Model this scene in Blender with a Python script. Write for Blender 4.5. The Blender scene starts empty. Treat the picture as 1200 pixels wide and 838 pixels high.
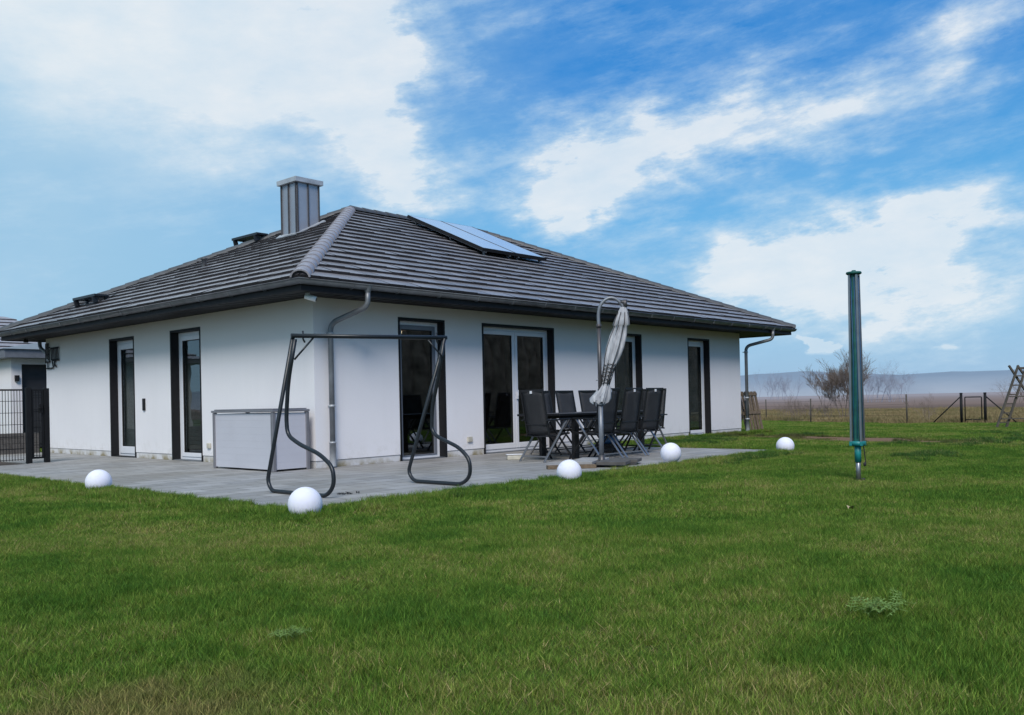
import bpy, bmesh, math, random
import numpy as np
from mathutils import Vector, Matrix, noise as mn
R = math.radians
random.seed(7); rng = np.random.default_rng(7)
S = bpy.context.scene
COL = S.collection

# ------------------------------------------------------------------ camera
# metres; origin = near house corner at paving level, +X along the garden wall, +Y along the side wall
O = Vector((-8.2558, -11.6063, 1.0))
cr, cu, cf = Vector((0.67034, -0.74174, -0.02138)), Vector((0.01018, -0.01962, 0.99976)), Vector((0.74198, 0.6704, 0.0056))
cd = bpy.data.cameras.new('camera'); cam = bpy.data.objects.new('camera', cd); COL.objects.link(cam)
m = Matrix((cr, cu, -cf)).transposed().to_4x4(); m.translation = O
cam.matrix_world = m
cd.sensor_width = 36; cd.lens = 31.342; cd.shift_y = 0.03679; cd.clip_end = 6000; cd.clip_start = 0.05
S.camera = cam
FX, FY = 0.742, 0.6704
def depth(x, y): return (x - O.x) * FX + (y - O.y) * FY
def lat(x, y): return (x - O.x) * FY - (y - O.y) * FX
def T(d):
    if d < 20: return 0.0
    if d < 60: return -0.012 * (d - 20)
    return -0.48 - 0.12 * (1 - math.exp(-(d - 60) / 30))
def gz(x, y): return T(depth(x, y))

# ------------------------------------------------------------------ materials
def nmat(name):
    mt = bpy.data.materials.new(name); mt.use_nodes = True
    nt = mt.node_tree; b = nt.nodes['Principled BSDF']
    return mt, nt, b
def node(nt, t, **kw):
    n = nt.nodes.new(t)
    for k, v in kw.items():
        if k in n.inputs.keys(): n.inputs[k].default_value = v
        else: setattr(n, k, v)
    return n
def lk(nt, a, b): nt.links.new(a, b)
def ramp(nt, fac, stops, interp='LINEAR'):
    r = nt.nodes.new('ShaderNodeValToRGB'); r.color_ramp.interpolation = interp
    els = r.color_ramp.elements
    while len(els) < len(stops): els.new(0.5)
    for e, (p, c) in zip(els, stops):
        e.position = p; e.color = (c, c, c, 1) if not hasattr(c, '__len__') else (*c, 1)
    lk(nt, fac, r.inputs[0]); return r.outputs[0]
def mix(nt, fac, a, b, mode='MIX'):
    n = nt.nodes.new('ShaderNodeMix'); n.data_type = 'RGBA'; n.blend_type = mode
    for s, v in ((n.inputs[0], fac), (n.inputs[6], a), (n.inputs[7], b)):
        if hasattr(v, 'is_output'): lk(nt, v, s)
        elif hasattr(v, '__len__'): s.default_value = (*v, 1) if len(v) == 3 else v
        else: s.default_value = v
    return n.outputs[2]
def math_(nt, op, a, b=0.0, c=None, clamp=False):
    n = nt.nodes.new('ShaderNodeMath'); n.operation = op; n.use_clamp = clamp
    for s, v in zip(n.inputs, (a, b, c)):
        if v is None: continue
        if hasattr(v, 'is_output'): lk(nt, v, s)
        else: s.default_value = v
    return n.outputs[0]
def pos(nt): return nt.nodes.new('ShaderNodeNewGeometry').outputs['Position']
def noise_(nt, vec, scale, detail=4, rough=0.55, out='Fac'):
    n = node(nt, 'ShaderNodeTexNoise', Scale=scale, Detail=detail, Roughness=rough)
    lk(nt, vec, n.inputs['Vector']); return n.outputs[out]
def bump(nt, b, h, strength=0.3, dist=0.01):
    n = node(nt, 'ShaderNodeBump', Strength=strength, Distance=dist)
    lk(nt, h, n.inputs['Height']); lk(nt, n.outputs[0], b.inputs['Normal'])
def stretch(nt, vec, s):
    n = nt.nodes.new('ShaderNodeVectorMath'); n.operation = 'MULTIPLY'; n.inputs[1].default_value = s
    lk(nt, vec, n.inputs[0]); return n.outputs[0]
def plain(name, col, rough=0.5, metal=0.0, var=0.15, vs=6.0, bmp=0.0, bs=80, spec=0.5):
    """base colour with a soft mottling and optional fine bump"""
    mt, nt, b = nmat(name)
    p = pos(nt); n1 = noise_(nt, p, vs, 5)
    c = ramp(nt, n1, [(0.25, tuple(x * (1 - var) for x in col)), (0.75, tuple(min(1, x * (1 + var)) for x in col))])
    lk(nt, c, b.inputs['Base Color'])
    b.inputs['Roughness'].default_value = rough; b.inputs['Metallic'].default_value = metal
    b.inputs['Specular IOR Level'].default_value = spec
    if bmp: bump(nt, b, noise_(nt, p, bs, 3), bmp, 0.004)
    return mt
M = {}
# stucco, slightly streaked by weather; eave shade painted into the colour towards the top
mt, nt, b = nmat('stucco'); p = pos(nt)
c = mix(nt, ramp(nt, noise_(nt, p, 0.8, 5), [(0.3, 0.0), (0.7, 1.0)]), (0.76, 0.745, 0.775), (0.80, 0.785, 0.81))
streak = noise_(nt, stretch(nt, p, (3.0, 3.0, 0.25)), 2.0, 4)
c = mix(nt, ramp(nt, streak, [(0.5, 0.0), (0.8, 0.07)]), c, (0.52, 0.53, 0.52))
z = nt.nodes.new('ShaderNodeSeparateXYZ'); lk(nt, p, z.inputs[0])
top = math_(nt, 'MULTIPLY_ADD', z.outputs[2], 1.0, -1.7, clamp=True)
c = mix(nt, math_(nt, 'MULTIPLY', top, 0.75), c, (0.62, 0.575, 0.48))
spl = math_(nt, 'MULTIPLY', math_(nt, 'MULTIPLY_ADD', z.outputs[2], -2.2, 1.0, clamp=True), ramp(nt, noise_(nt, p, 5, 7, .75), [(0.48, 0.0), (0.7, 0.45)]))
c = mix(nt, spl, c, (0.40, 0.37, 0.31))
c = mix(nt, ramp(nt, noise_(nt, p, 60, 3), [(0.3, 0.0), (0.8, 0.12)]), c, (0.42, 0.42, 0.47))
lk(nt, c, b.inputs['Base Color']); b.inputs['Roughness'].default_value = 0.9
bump(nt, b, noise_(nt, p, 160, 4), 0.45, 0.005); M['stucco'] = mt
# plinth with algae
mt, nt, b = nmat('plinth'); p = pos(nt)
z = nt.nodes.new('ShaderNodeSeparateXYZ'); lk(nt, p, z.inputs[0])
low = math_(nt, 'MULTIPLY_ADD', z.outputs[2], -9.0, 1.0, clamp=True)
n1 = ramp(nt, noise_(nt, p, 3.2, 6), [(0.42, 0.0), (0.62, 1.0)])
c = mix(nt, math_(nt, 'MULTIPLY', n1, math_(nt, 'ADD', low, 0.25), clamp=True), (0.60, 0.60, 0.62), (0.28, 0.24, 0.15))
lk(nt, c, b.inputs['Base Color']); b.inputs['Roughness'].default_value = 0.95
bump(nt, b, noise_(nt, p, 90, 3), 0.4, 0.004); M['plinth'] = mt
# roof tiles, colour per tile from an attribute
mt, nt, b = nmat('roof_tile'); p = pos(nt)
at = node(nt, 'ShaderNodeAttribute', attribute_name='rnd')
c = ramp(nt, at.outputs['Fac'], [(0.0, (0.195, 0.190, 0.205)), (0.5, (0.245, 0.238, 0.256)), (1.0, (0.295, 0.287, 0.307))])
c = mix(nt, ramp(nt, noise_(nt, p, 13, 6, 0.75), [(0.47, 0.0), (0.72, 0.7)]), c, (0.07, 0.065, 0.072))
c = mix(nt, ramp(nt, noise_(nt, p, 0.5, 4), [(0.4, 0.0), (0.7, 0.25)]), c, (0.30, 0.30, 0.32))
lk(nt, c, b.inputs['Base Color']); b.inputs['Roughness'].default_value = 0.36
bump(nt, b, noise_(nt, p, 60, 4), 0.3, 0.004); M['tile'] = mt
M['tile_edge'] = plain('tile_edge', (0.035, 0.03, 0.033), 0.8, vs=20, var=0.4)
M['cap'] = plain('ridge_tile', (0.29, 0.28, 0.31), 0.45, vs=8, var=0.25, bmp=0.3, bs=50)
M['capdark'] = plain('ridge_tile_dark', (0.070, 0.074, 0.082), 0.5, vs=8, var=0.25)
M['zinc'] = plain('zinc', (0.42, 0.44, 0.47), 0.5, 0.35, 0.25, 5, 0.15, 30)
M['zinc_dull'] = plain('weathered_zinc', (0.20, 0.215, 0.235), 0.5, 0.55, 0.3, 4, 0.15, 30)
M['sheet'] = plain('bright_sheet_metal', (0.33, 0.35, 0.40), 0.4, 0.45, 0.08, 2)
M['anth'] = plain('anthracite', (0.012, 0.012, 0.014), 0.6, vs=10, var=0.2, spec=0.25)
M['fascia'] = plain('dark_board', (0.017, 0.0155, 0.018), 0.6, vs=7, var=0.3, spec=0.25)
M['white'] = plain('white_pvc', (0.70, 0.71, 0.76), 0.35, vs=3, var=0.05)
M['grey_sash'] = plain('grey_seal', (0.16, 0.17, 0.20), 0.4, var=0.05)
M['bright'] = plain('bright_white_plastic', (0.92, 0.92, 0.92), 0.5, vs=2, var=0.02)
M['rubber'] = plain('black_rubber', (0.012, 0.012, 0.013), 0.6)
M['black_metal'] = plain('black_coated_metal', (0.020, 0.024, 0.030), 0.38, 0.3, 0.3, 30)
M['green_black'] = plain('anthracite_fence', (0.009, 0.010, 0.012), 0.6, 0.0, 0.2, spec=0.2)
M['chair_frame'] = plain('chair_frame', (0.016, 0.017, 0.020), 0.4, 0.3, 0.2)
M['alu'] = plain('aluminium', (0.30, 0.31, 0.335), 0.4, 0.8, 0.12, 12)
M['steel_grey'] = plain('painted_grey_pole', (0.20, 0.215, 0.245), 0.45, 0.4, 0.15, 9)
M['bronze'] = plain('dark_pole', (0.085, 0.08, 0.085), 0.42, 0.4, 0.2, 9)
M['table'] = plain('dark_table_top', (0.050, 0.048, 0.052), 0.4, var=0.25, vs=12)
M['box'] = plain('box_panel', (0.50, 0.50, 0.555), 0.5, vs=1.5, var=0.05)
M['boxmetal'] = plain('box_profile', (0.27, 0.26, 0.28), 0.4, 0.5, 0.1)
M['lampshade'] = plain('white_globe', (0.76, 0.76, 0.88), 0.7, vs=2, var=0.02, spec=0.3)
_b = M['lampshade'].node_tree.nodes['Principled BSDF']; _b.inputs['Subsurface Weight'].default_value = 1.0; _b.inputs['Subsurface Radius'].default_value = (1, 1, 1); _b.inputs['Subsurface Scale'].default_value = 0.12
M['lampbase'] = plain('grey_globe_base', (0.10, 0.10, 0.11), 0.6)
M['teal'] = plain('teal_plastic', (0.012, 0.20, 0.21), 0.45, vs=15, var=0.2)
M['dgreen'] = plain('dark_green_cover', (0.004, 0.085, 0.075), 0.6, vs=12, var=0.35, bmp=0.3, bs=60)
M['blue'] = plain('blue_plastic', (0.03, 0.11, 0.26), 0.45)
M['wood'] = plain('weathered_wood', (0.15, 0.108, 0.072), 0.85, vs=14, var=0.45, bmp=0.4, bs=50)
M['woodlight'] = plain('pale_weathered_wood', (0.33, 0.29, 0.23), 0.85, vs=14, var=0.35, bmp=0.4, bs=50)
M['concrete'] = plain('concrete_slab', (0.30, 0.295, 0.30), 0.9, vs=9, var=0.2, bmp=0.4, bs=90)
M['darkslab'] = plain('dark_slab', (0.085, 0.080, 0.078), 0.9, vs=9, var=0.3, bmp=0.4, bs=90)
M['darkwood'] = plain('dark_wet_wood', (0.075, 0.066, 0.056), 0.85, vs=12, var=0.4, bmp=0.4, bs=50)
M['bark'] = plain('bare_bark', (0.22, 0.17, 0.135), 0.9, vs=10, var=0.3)
M['twig'] = plain('bare_twigs', (0.20, 0.155, 0.135), 0.9, vs=3, var=0.3)
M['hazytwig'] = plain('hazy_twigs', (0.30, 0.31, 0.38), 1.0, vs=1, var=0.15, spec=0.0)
M['leaf'] = plain('weed_leaf', (0.060, 0.145, 0.028), 0.55, vs=20, var=0.4)
M['weed'] = plain('weed_leaf_pale', (0.17, 0.27, 0.08), 0.9, vs=30, var=0.35, spec=0.1)
M['hedge'] = plain('winter_hedge', (0.30, 0.215, 0.17), 1.0, vs=2.0, var=0.75, bmp=1.0, bs=9)
M['oldleaf'] = plain('dead_leaf', (0.48, 0.37, 0.22), 0.8)
M['soil'] = plain('soil', (0.075, 0.052, 0.036), 0.95, vs=4, var=0.4, bmp=0.6, bs=20)
M['cream'] = plain('cream_wall', (0.42, 0.40, 0.37), 0.9, vs=1, var=0.08)
M['room'] = plain('dim_room', (0.26, 0.20, 0.17), 0.9, vs=1.2, var=0.5)
M['blind'] = plain('grey_blind', (0.42, 0.42, 0.40), 0.7, vs=2, var=0.15)
M['blindlight'] = plain('pale_blind', (0.62, 0.66, 0.64), 0.7, vs=2.5, var=0.3)
M['garagedoor'] = plain('dark_garage_door', (0.030, 0.031, 0.036), 0.5)
M['ceramic'] = plain('cream_ceramic', (0.50, 0.47, 0.40), 0.4, vs=12, var=0.15)
M['net'] = plain('dark_strap', (0.018, 0.018, 0.022), 0.7)
M['redclay'] = plain('red_clay', (0.20, 0.06, 0.04), 0.7)
# parasol cloth
mt, nt, b = nmat('parasol_cloth'); p = pos(nt)
n1 = noise_(nt, stretch(nt, p, (6, 6, 1.2)), 3, 5)
lk(nt, ramp(nt, n1, [(0.3, (0.26, 0.27, 0.30)), (0.7, (0.54, 0.55, 0.59))]), b.inputs['Base Color'])
b.inputs['Roughness'].default_value = 0.9; bump(nt, b, n1, 0.5, 0.02); M['cloth'] = mt
# mesh fabric of the chairs
mt, nt, b = nmat('chair_fabric'); p = pos(nt)
lk(nt, ramp(nt, noise_(nt, p, 5, 4), [(0.3, (0.020, 0.021, 0.025)), (0.7, (0.032, 0.033, 0.038))]), b.inputs['Base Color'])
b.inputs['Roughness'].default_value = 0.75
bump(nt, b, noise_(nt, p, 400, 2), 0.4, 0.002)
tr = nt.nodes.new('ShaderNodeBsdfTransparent'); ms = nt.nodes.new('ShaderNodeMixShader'); ms.inputs[0].default_value = 0.12
lk(nt, b.outputs[0], ms.inputs[1]); lk(nt, tr.outputs[0], ms.inputs[2]); lk(nt, ms.outputs[0], nt.nodes['Material Output'].inputs[0])
M['fabric'] = mt
# glass of windows: dark, sharp reflection, partly see-through
mt, nt, b = nmat('window_glass')
nt.nodes.remove(b)
gl = node(nt, 'ShaderNodeBsdfGlossy', Roughness=0.0); gl.inputs['Color'].default_value = (0.9, 0.92, 0.95, 1)
tr = nt.nodes.new('ShaderNodeBsdfTransparent'); tr.inputs['Color'].default_value = (0.55, 0.58, 0.58, 1)
lw = node(nt, 'ShaderNodeLayerWeight', Blend=0.5)
fr_ = math_(nt, 'MULTIPLY_ADD', math_(nt, 'POWER', lw.outputs['Facing'], 5.0), .9, .115)
nb = node(nt, 'ShaderNodeBump', Strength=0.06, Distance=0.02); lk(nt, noise_(nt, pos(nt), 1.3, 2), nb.inputs['Height'])
lk(nt, nb.outputs[0], gl.inputs['Normal'])
ms = nt.nodes.new('ShaderNodeMixShader'); lk(nt, fr_, ms.inputs[0])
lk(nt, tr.outputs[0], ms.inputs[1]); lk(nt, gl.outputs[0], ms.inputs[2]); lk(nt, ms.outputs[0], nt.nodes['Material Output'].inputs[0])
M['glass'] = mt
# collector glass; pale base colour stands in for the reflected sky
mt, nt, b = nmat('collector_glass')
b.inputs['Base Color'].default_value = (0.74, 0.80, 0.83, 1); b.inputs['Metallic'].default_value = 0.1; b.inputs['Roughness'].default_value = 0.3; b.inputs['IOR'].default_value = 1.6
b.inputs['Coat Weight'].default_value = 1.0; b.inputs['Coat IOR'].default_value = 1.6; b.inputs['Coat Roughness'].default_value = 0.1
M['collector'] = mt
# lit lamp inside
mt, nt, b = nmat('lit_lamp'); b.inputs['Emission Color'].default_value = (1, 0.75, 0.5, 1); b.inputs['Emission Strength'].default_value = 2.5; M['lit'] = mt
# pavers
mt, nt, b = nmat('paving'); p = pos(nt)
br = node(nt, 'ShaderNodeTexBrick', Scale=1.0); br.offset = 0.5; br.squash = 1
br.inputs['Brick Width'].default_value = 0.62; br.inputs['Row Height'].default_value = 0.31; br.inputs['Mortar Size'].default_value = 0.009
br.inputs['Mortar Smooth'].default_value = 0.3; br.inputs['Bias'].default_value = 0.0
br.inputs['Color1'].default_value = (0.27, 0.268, 0.275, 1); br.inputs['Color2'].default_value = (0.41, 0.405, 0.41, 1); br.inputs['Mortar'].default_value = (0.085, 0.08, 0.07, 1)
lk(nt, p, br.inputs['Vector'])
c = mix(nt, ramp(nt, noise_(nt, p, 1.6, 6, 0.65), [(0.35, 0.0), (0.72, 0.55)]), br.outputs['Color'], (0.215, 0.20, 0.165))
c = mix(nt, ramp(nt, noise_(nt, p, 7, 5, 0.7), [(0.5, 0.0), (0.8, 0.4)]), c, (0.36, 0.355, 0.345))
c = mix(nt, ramp(nt, noise_(nt, p, 0.35, 3), [(0.45, 0.0), (0.65, 0.35)]), c, (0.23, 0.20, 0.15))
lk(nt, c, b.inputs['Base Color'])
lk(nt, ramp(nt, noise_(nt, p, 2.2, 4), [(0.3, 0.45), (0.7, 0.85)]), b.inputs['Roughness'])
hh = math_(nt, 'MULTIPLY_ADD', br.outputs['Fac'], -1.0, math_(nt, 'MULTIPLY', noise_(nt, p, 70, 3), 0.25))
bump(nt, b, hh, 0.6, 0.006); M['paving'] = mt
# lawn soil/thatch beneath the blades
def soilpatch(nt, p):
    # worn strip of bare earth across the far lawn (world metres)
    a = nt.nodes.new('ShaderNodeVectorMath'); a.operation = 'SUBTRACT'; a.inputs[1].default_value = (11.7, -3.1, 0); lk(nt, p, a.inputs[0])
    v = nt.nodes.new('ShaderNodeVectorRotate'); v.rotation_type = 'Z_AXIS'; v.inputs['Angle'].default_value = -math.atan2(5.4, 2.2); lk(nt, a.outputs[0], v.inputs['Vector'])
    s = nt.nodes.new('ShaderNodeSeparateXYZ'); lk(nt, v.outputs[0], s.inputs[0])
    q = math_(nt, 'ADD', math_(nt, 'POWER', math_(nt, 'ABSOLUTE', math_(nt, 'DIVIDE', s.outputs[0], 4.0)), 2.0),
              math_(nt, 'POWER', math_(nt, 'ABSOLUTE', math_(nt, 'DIVIDE', s.outputs[1], 0.95)), 2.0))
    q = math_(nt, 'ADD', q, math_(nt, 'MULTIPLY', math_(nt, 'SUBTRACT', noise_(nt, p, 1.2, 4), 0.5), 2.2))
    return math_(nt, 'SUBTRACT', 1.4, q, clamp=True)
def greens(nt, p):
    n1 = noise_(nt, p, 0.55, 5, 0.6); n2 = noise_(nt, p, 2.6, 4, 0.6)
    f = math_(nt, 'ADD', math_(nt, 'MULTIPLY', n1, 0.62), math_(nt, 'MULTIPLY', n2, 0.38))
    return f
mt, nt, b = nmat('lawn_base'); p = pos(nt)
f = greens(nt, p)
c = ramp(nt, f, [(0.36, (0.035, 0.062, 0.014)), (0.5, (0.060, 0.090, 0.020)), (0.66, (0.12, 0.115, 0.042))])
c = mix(nt, ramp(nt, noise_(nt, p, 40, 4, 0.7), [(0.35, 0.0), (0.7, 0.5)]), c, (0.016, 0.024, 0.007))
c = mix(nt, soilpatch(nt, p), c, (0.20, 0.125, 0.08))
lk(nt, c, b.inputs['Base Color']); b.inputs['Roughness'].default_value = 1.0; b.inputs['Specular IOR Level'].default_value = 0.1
bump(nt, b, noise_(nt, p, 25, 4), 1.0, 0.03); M['lawn'] = mt
def deadmask(nt, p):
    # worn, yellowed places in the turf: one near the left front, more scattered by noise
    a = nt.nodes.new('ShaderNodeVectorMath'); a.operation = 'DISTANCE'; a.inputs[1].default_value = (-6.95, -8.75, 0.0); lk(nt, p, a.inputs[0])
    d1 = math_(nt, 'MULTIPLY_ADD', a.outputs['Value'], -2.2, 1.35)
    d1 = math_(nt, 'ADD', d1, math_(nt, 'MULTIPLY', math_(nt, 'SUBTRACT', noise_(nt, p, 5, 4), .5), 2.4), clamp=True)
    d2 = ramp(nt, noise_(nt, p, 1.1, 6, .75), [(0.60, 0.0), (0.74, 0.35)])
    return math_(nt, 'MAXIMUM', math_(nt, 'MULTIPLY', d1, .9), d2)
def grassmat(name, stops, straw):
    mt, nt, b = nmat(name); p = pos(nt)
    f = greens(nt, p)
    at = node(nt, 'ShaderNodeAttribute', attribute_name='rnd')
    f2 = math_(nt, 'ADD', f, math_(nt, 'MULTIPLY', math_(nt, 'SUBTRACT', at.outputs['Fac'], 0.5), 0.24))
    c = ramp(nt, f2, stops)
    th = math_(nt, 'SUBTRACT', 1.0 - straw, math_(nt, 'MULTIPLY', math_(nt, 'SUBTRACT', f, 0.5), 1.1))
    st = math_(nt, 'GREATER_THAN', at.outputs['Fac'], th)
    c = mix(nt, st, c, (0.40, 0.31, 0.15))
    c = mix(nt, math_(nt, 'MULTIPLY', deadmask(nt, p), .7), c, (0.30, 0.22, 0.10))
    br_ = math_(nt, 'FRACT', math_(nt, 'MULTIPLY', at.outputs['Fac'], 7.31))
    vv = nt.nodes.new('ShaderNodeVectorMath'); vv.operation = 'SCALE'; lk(nt, c, vv.inputs[0]); lk(nt, math_(nt, 'MULTIPLY_ADD', math_(nt, 'POWER', br_, 1.5), 1.45, .45), vv.inputs['Scale']); c = vv.outputs[0]
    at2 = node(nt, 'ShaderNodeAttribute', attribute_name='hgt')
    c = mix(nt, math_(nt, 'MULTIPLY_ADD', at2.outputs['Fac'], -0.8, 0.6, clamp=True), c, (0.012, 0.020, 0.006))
    c = mix(nt, math_(nt, 'MULTIPLY', soilpatch(nt, p), 0.6), c, (0.13, 0.085, 0.055))
    lk(nt, c, b.inputs['Base Color']); b.inputs['Roughness'].default_value = 0.55; b.inputs['Specular IOR Level'].default_value = 0.12
    tl = nt.nodes.new('ShaderNodeBsdfTranslucent'); lk(nt, mix(nt, 0.5, c, (0.13, 0.24, 0.03)), tl.inputs[0])
    ms = nt.nodes.new('ShaderNodeMixShader'); ms.inputs[0].default_value = 0.28
    lk(nt, b.outputs[0], ms.inputs[1]); lk(nt, tl.outputs[0], ms.inputs[2]); lk(nt, ms.outputs[0], nt.nodes['Material Output'].inputs[0])
    return mt
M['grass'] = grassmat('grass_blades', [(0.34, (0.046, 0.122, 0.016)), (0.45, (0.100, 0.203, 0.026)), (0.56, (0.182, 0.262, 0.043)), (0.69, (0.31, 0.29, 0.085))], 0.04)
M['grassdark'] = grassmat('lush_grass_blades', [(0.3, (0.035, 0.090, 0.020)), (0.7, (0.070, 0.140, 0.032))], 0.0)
# dry meadow
mt, nt, b = nmat('meadow'); p = pos(nt)
c = ramp(nt, noise_(nt, p, 0.25, 6, 0.7), [(0.35, (0.12, 0.125, 0.045)), (0.5, (0.20, 0.17, 0.075)), (0.65, (0.27, 0.21, 0.11))])
c = mix(nt, ramp(nt, noise_(nt, p, 6, 4), [(0.4, 0.0), (0.7, 0.4)]), c, (0.11, 0.085, 0.05))
lk(nt, c, b.inputs['Base Color']); b.inputs['Roughness'].default_value = 1.0; M['meadow'] = mt
mt, nt, b = nmat('dry_blades'); p = pos(nt)
at = node(nt, 'ShaderNodeAttribute', attribute_name='rnd')
c = ramp(nt, noise_(nt, p, 0.35, 5, 0.7), [(0.36, (0.11, 0.13, 0.04)), (0.5, (0.24, 0.20, 0.085)), (0.64, (0.33, 0.26, 0.13))])
c = mix(nt, math_(nt, 'MULTIPLY', at.outputs['Fac'], 0.6), c, (0.20, 0.12, 0.07))
lk(nt, c, b.inputs['Base Color']); b.inputs['Roughness'].default_value = 0.9; M['dry'] = mt
# ploughed field with distance haze over the ground (world position along the view of the valley)
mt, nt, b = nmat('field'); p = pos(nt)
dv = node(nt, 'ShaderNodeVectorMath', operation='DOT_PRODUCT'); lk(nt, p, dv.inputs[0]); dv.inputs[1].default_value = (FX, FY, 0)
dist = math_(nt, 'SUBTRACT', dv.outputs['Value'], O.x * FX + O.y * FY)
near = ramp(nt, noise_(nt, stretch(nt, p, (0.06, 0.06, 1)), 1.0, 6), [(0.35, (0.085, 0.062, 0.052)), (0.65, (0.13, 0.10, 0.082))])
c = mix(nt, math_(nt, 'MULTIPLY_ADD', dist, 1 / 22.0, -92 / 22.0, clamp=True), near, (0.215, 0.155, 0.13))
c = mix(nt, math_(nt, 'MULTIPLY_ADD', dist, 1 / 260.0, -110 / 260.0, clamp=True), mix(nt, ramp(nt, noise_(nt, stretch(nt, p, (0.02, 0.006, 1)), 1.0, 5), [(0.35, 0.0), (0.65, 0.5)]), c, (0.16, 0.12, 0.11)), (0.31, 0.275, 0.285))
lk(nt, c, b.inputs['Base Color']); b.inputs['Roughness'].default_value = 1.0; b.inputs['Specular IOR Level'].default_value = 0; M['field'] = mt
# far wooded hills, distance haze put into the base colours
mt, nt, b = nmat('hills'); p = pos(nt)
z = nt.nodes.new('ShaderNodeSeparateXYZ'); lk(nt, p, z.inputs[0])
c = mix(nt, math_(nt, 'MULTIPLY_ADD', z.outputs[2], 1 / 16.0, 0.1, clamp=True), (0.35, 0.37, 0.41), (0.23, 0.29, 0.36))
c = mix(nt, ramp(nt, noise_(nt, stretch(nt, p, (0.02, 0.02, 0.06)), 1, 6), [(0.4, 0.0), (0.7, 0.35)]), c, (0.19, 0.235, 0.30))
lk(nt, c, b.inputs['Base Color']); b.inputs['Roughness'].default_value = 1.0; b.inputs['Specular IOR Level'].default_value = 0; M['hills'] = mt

# ------------------------------------------------------------------ mesh helpers
class MB:
    """collects simple solids, becomes ONE mesh object"""
    def __init__(s): s.v = []; s.f = []; s.mi = []; s.sm = []
    def add(s, vs, fs, mi=0, smooth=False):
        o = len(s.v); s.v += [tuple(v) for v in vs]
        for f in fs: s.f.append([i + o for i in f]); s.mi.append(mi); s.sm.append(smooth)
    def box(s, a, b, mi=0, mat=None):
        x0, y0, z0 = a; x1, y1, z1 = b
        if x0 > x1: x0, x1 = x1, x0
        if y0 > y1: y0, y1 = y1, y0
        if z0 > z1: z0, z1 = z1, z0
        vs = [Vector(q) for q in ((x0,y0,z0),(x1,y0,z0),(x1,y1,z0),(x0,y1,z0),(x0,y0,z1),(x1,y0,z1),(x1,y1,z1),(x0,y1,z1))]
        if mat: vs = [mat @ v for v in vs]
        s.add(vs, [(0,3,2,1),(4,5,6,7),(0,1,5,4),(1,2,6,5),(2,3,7,6),(3,0,4,7)], mi); return s
    def bar(s, p, q, w, h, up=(0,0,1), mi=0):
        p, q = Vector(p), Vector(q); d = q - p; L = d.length; d.normalize()
        u = Vector(up)
        if abs(d.dot(u)) > 0.98: u = Vector((0, 1, 0))
        x = d.cross(u).normalized(); u = x.cross(d)
        mt = Matrix((x, u, d)).transposed().to_4x4(); mt.translation = p
        return s.box((-w/2, -h/2, 0), (w/2, h/2, L), mi, mt)
    def tube(s, pts, r, n=10, mi=0, closed=False, caps=True):
        pts = [Vector(p) for p in pts]; k = len(pts)
        rs = r if hasattr(r, '__len__') else [r] * k
        rings = []; ref = None
        for i, p in enumerate(pts):
            a = pts[i-1] if (i > 0 or closed) else p; b = pts[(i+1) % k] if (i < k-1 or closed) else p
            t = (b - a).normalized()
            if ref is None:
                ref = Vector((0, 0, 1)) if abs(t.z) < 0.9 else Vector((1, 0, 0))
            x = (ref - t * ref.dot(t)).normalized(); ref = x; y = t.cross(x)
            rings.append([p + (x * math.cos(2*math.pi*j/n) + y * math.sin(2*math.pi*j/n)) * rs[i] for j in range(n)])
        vs = [v for g in rings for v in g]; fs = []
        for i in range(k if closed else k-1):
            a = i*n; b = ((i+1) % k)*n
            for j in range(n): fs.append((a+j, a+(j+1) % n, b+(j+1) % n, b+j))
        s.add(vs, fs, mi, True)
        if caps and not closed:
            o = len(s.v) - len(vs)
            s.f.append([o+j for j in range(n)][::-1]); s.mi.append(mi); s.sm.append(False)
            s.f.append([o+(k-1)*n+j for j in range(n)]); s.mi.append(mi); s.sm.append(False)
        return s
    def lathe(s, c, prof, n=24, mi=0, smooth=True):
        c = Vector(c); k = len(prof)
        vs = [c + Vector((r*math.cos(2*math.pi*j/n), r*math.sin(2*math.pi*j/n), z)) for r, z in prof for j in range(n)]
        fs = [(i*n+j, i*n+(j+1) % n, (i+1)*n+(j+1) % n, (i+1)*n+j) for i in range(k-1) for j in range(n)]
        s.add(vs, fs, mi, smooth); return s
    def build(s, name, mats, parent=None, bevel=0.0, loc=None, seg=2):
        me = bpy.data.meshes.new(name); me.from_pydata(s.v, [], s.f)
        mats = mats if isinstance(mats, (list, tuple)) else [mats]
        for q in mats: me.materials.append(q)
        me.polygons.foreach_set('material_index', s.mi); me.polygons.foreach_set('use_smooth', s.sm); me.update()
        o = bpy.data.objects.new(name, me); COL.objects.link(o)
        if parent: o.parent = parent
        if loc: o.location = loc
        if bevel:
            bv = o.modifiers.new('bevel', 'BEVEL'); bv.width = bevel; bv.segments = seg; bv.limit_method = 'ANGLE'; bv.angle_limit = R(40)
        return o
def bez(pts, r=0.08, n=6):
    """polyline with rounded corners"""
    pts = [Vector(p) for p in pts]; out = [pts[0]]
    for i in range(1, len(pts)-1):
        a, b, c = pts[i-1], pts[i], pts[i+1]
        rr = min(r, (a-b).length*0.48, (c-b).length*0.48)
        p, q = b + (a-b).normalized()*rr, b + (c-b).normalized()*rr
        for k in range(n+1):
            t = k/n; out.append(p*(1-t)**2 + b*2*t*(1-t) + q*t*t)
    out.append(pts[-1]); return out
def tag(o, label=None, cat=None, group=None, kind=None):
    if label: o['label'] = label
    if cat: o['category'] = cat
    if group: o['group'] = group
    if kind: o['kind'] = kind
    return o
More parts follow.
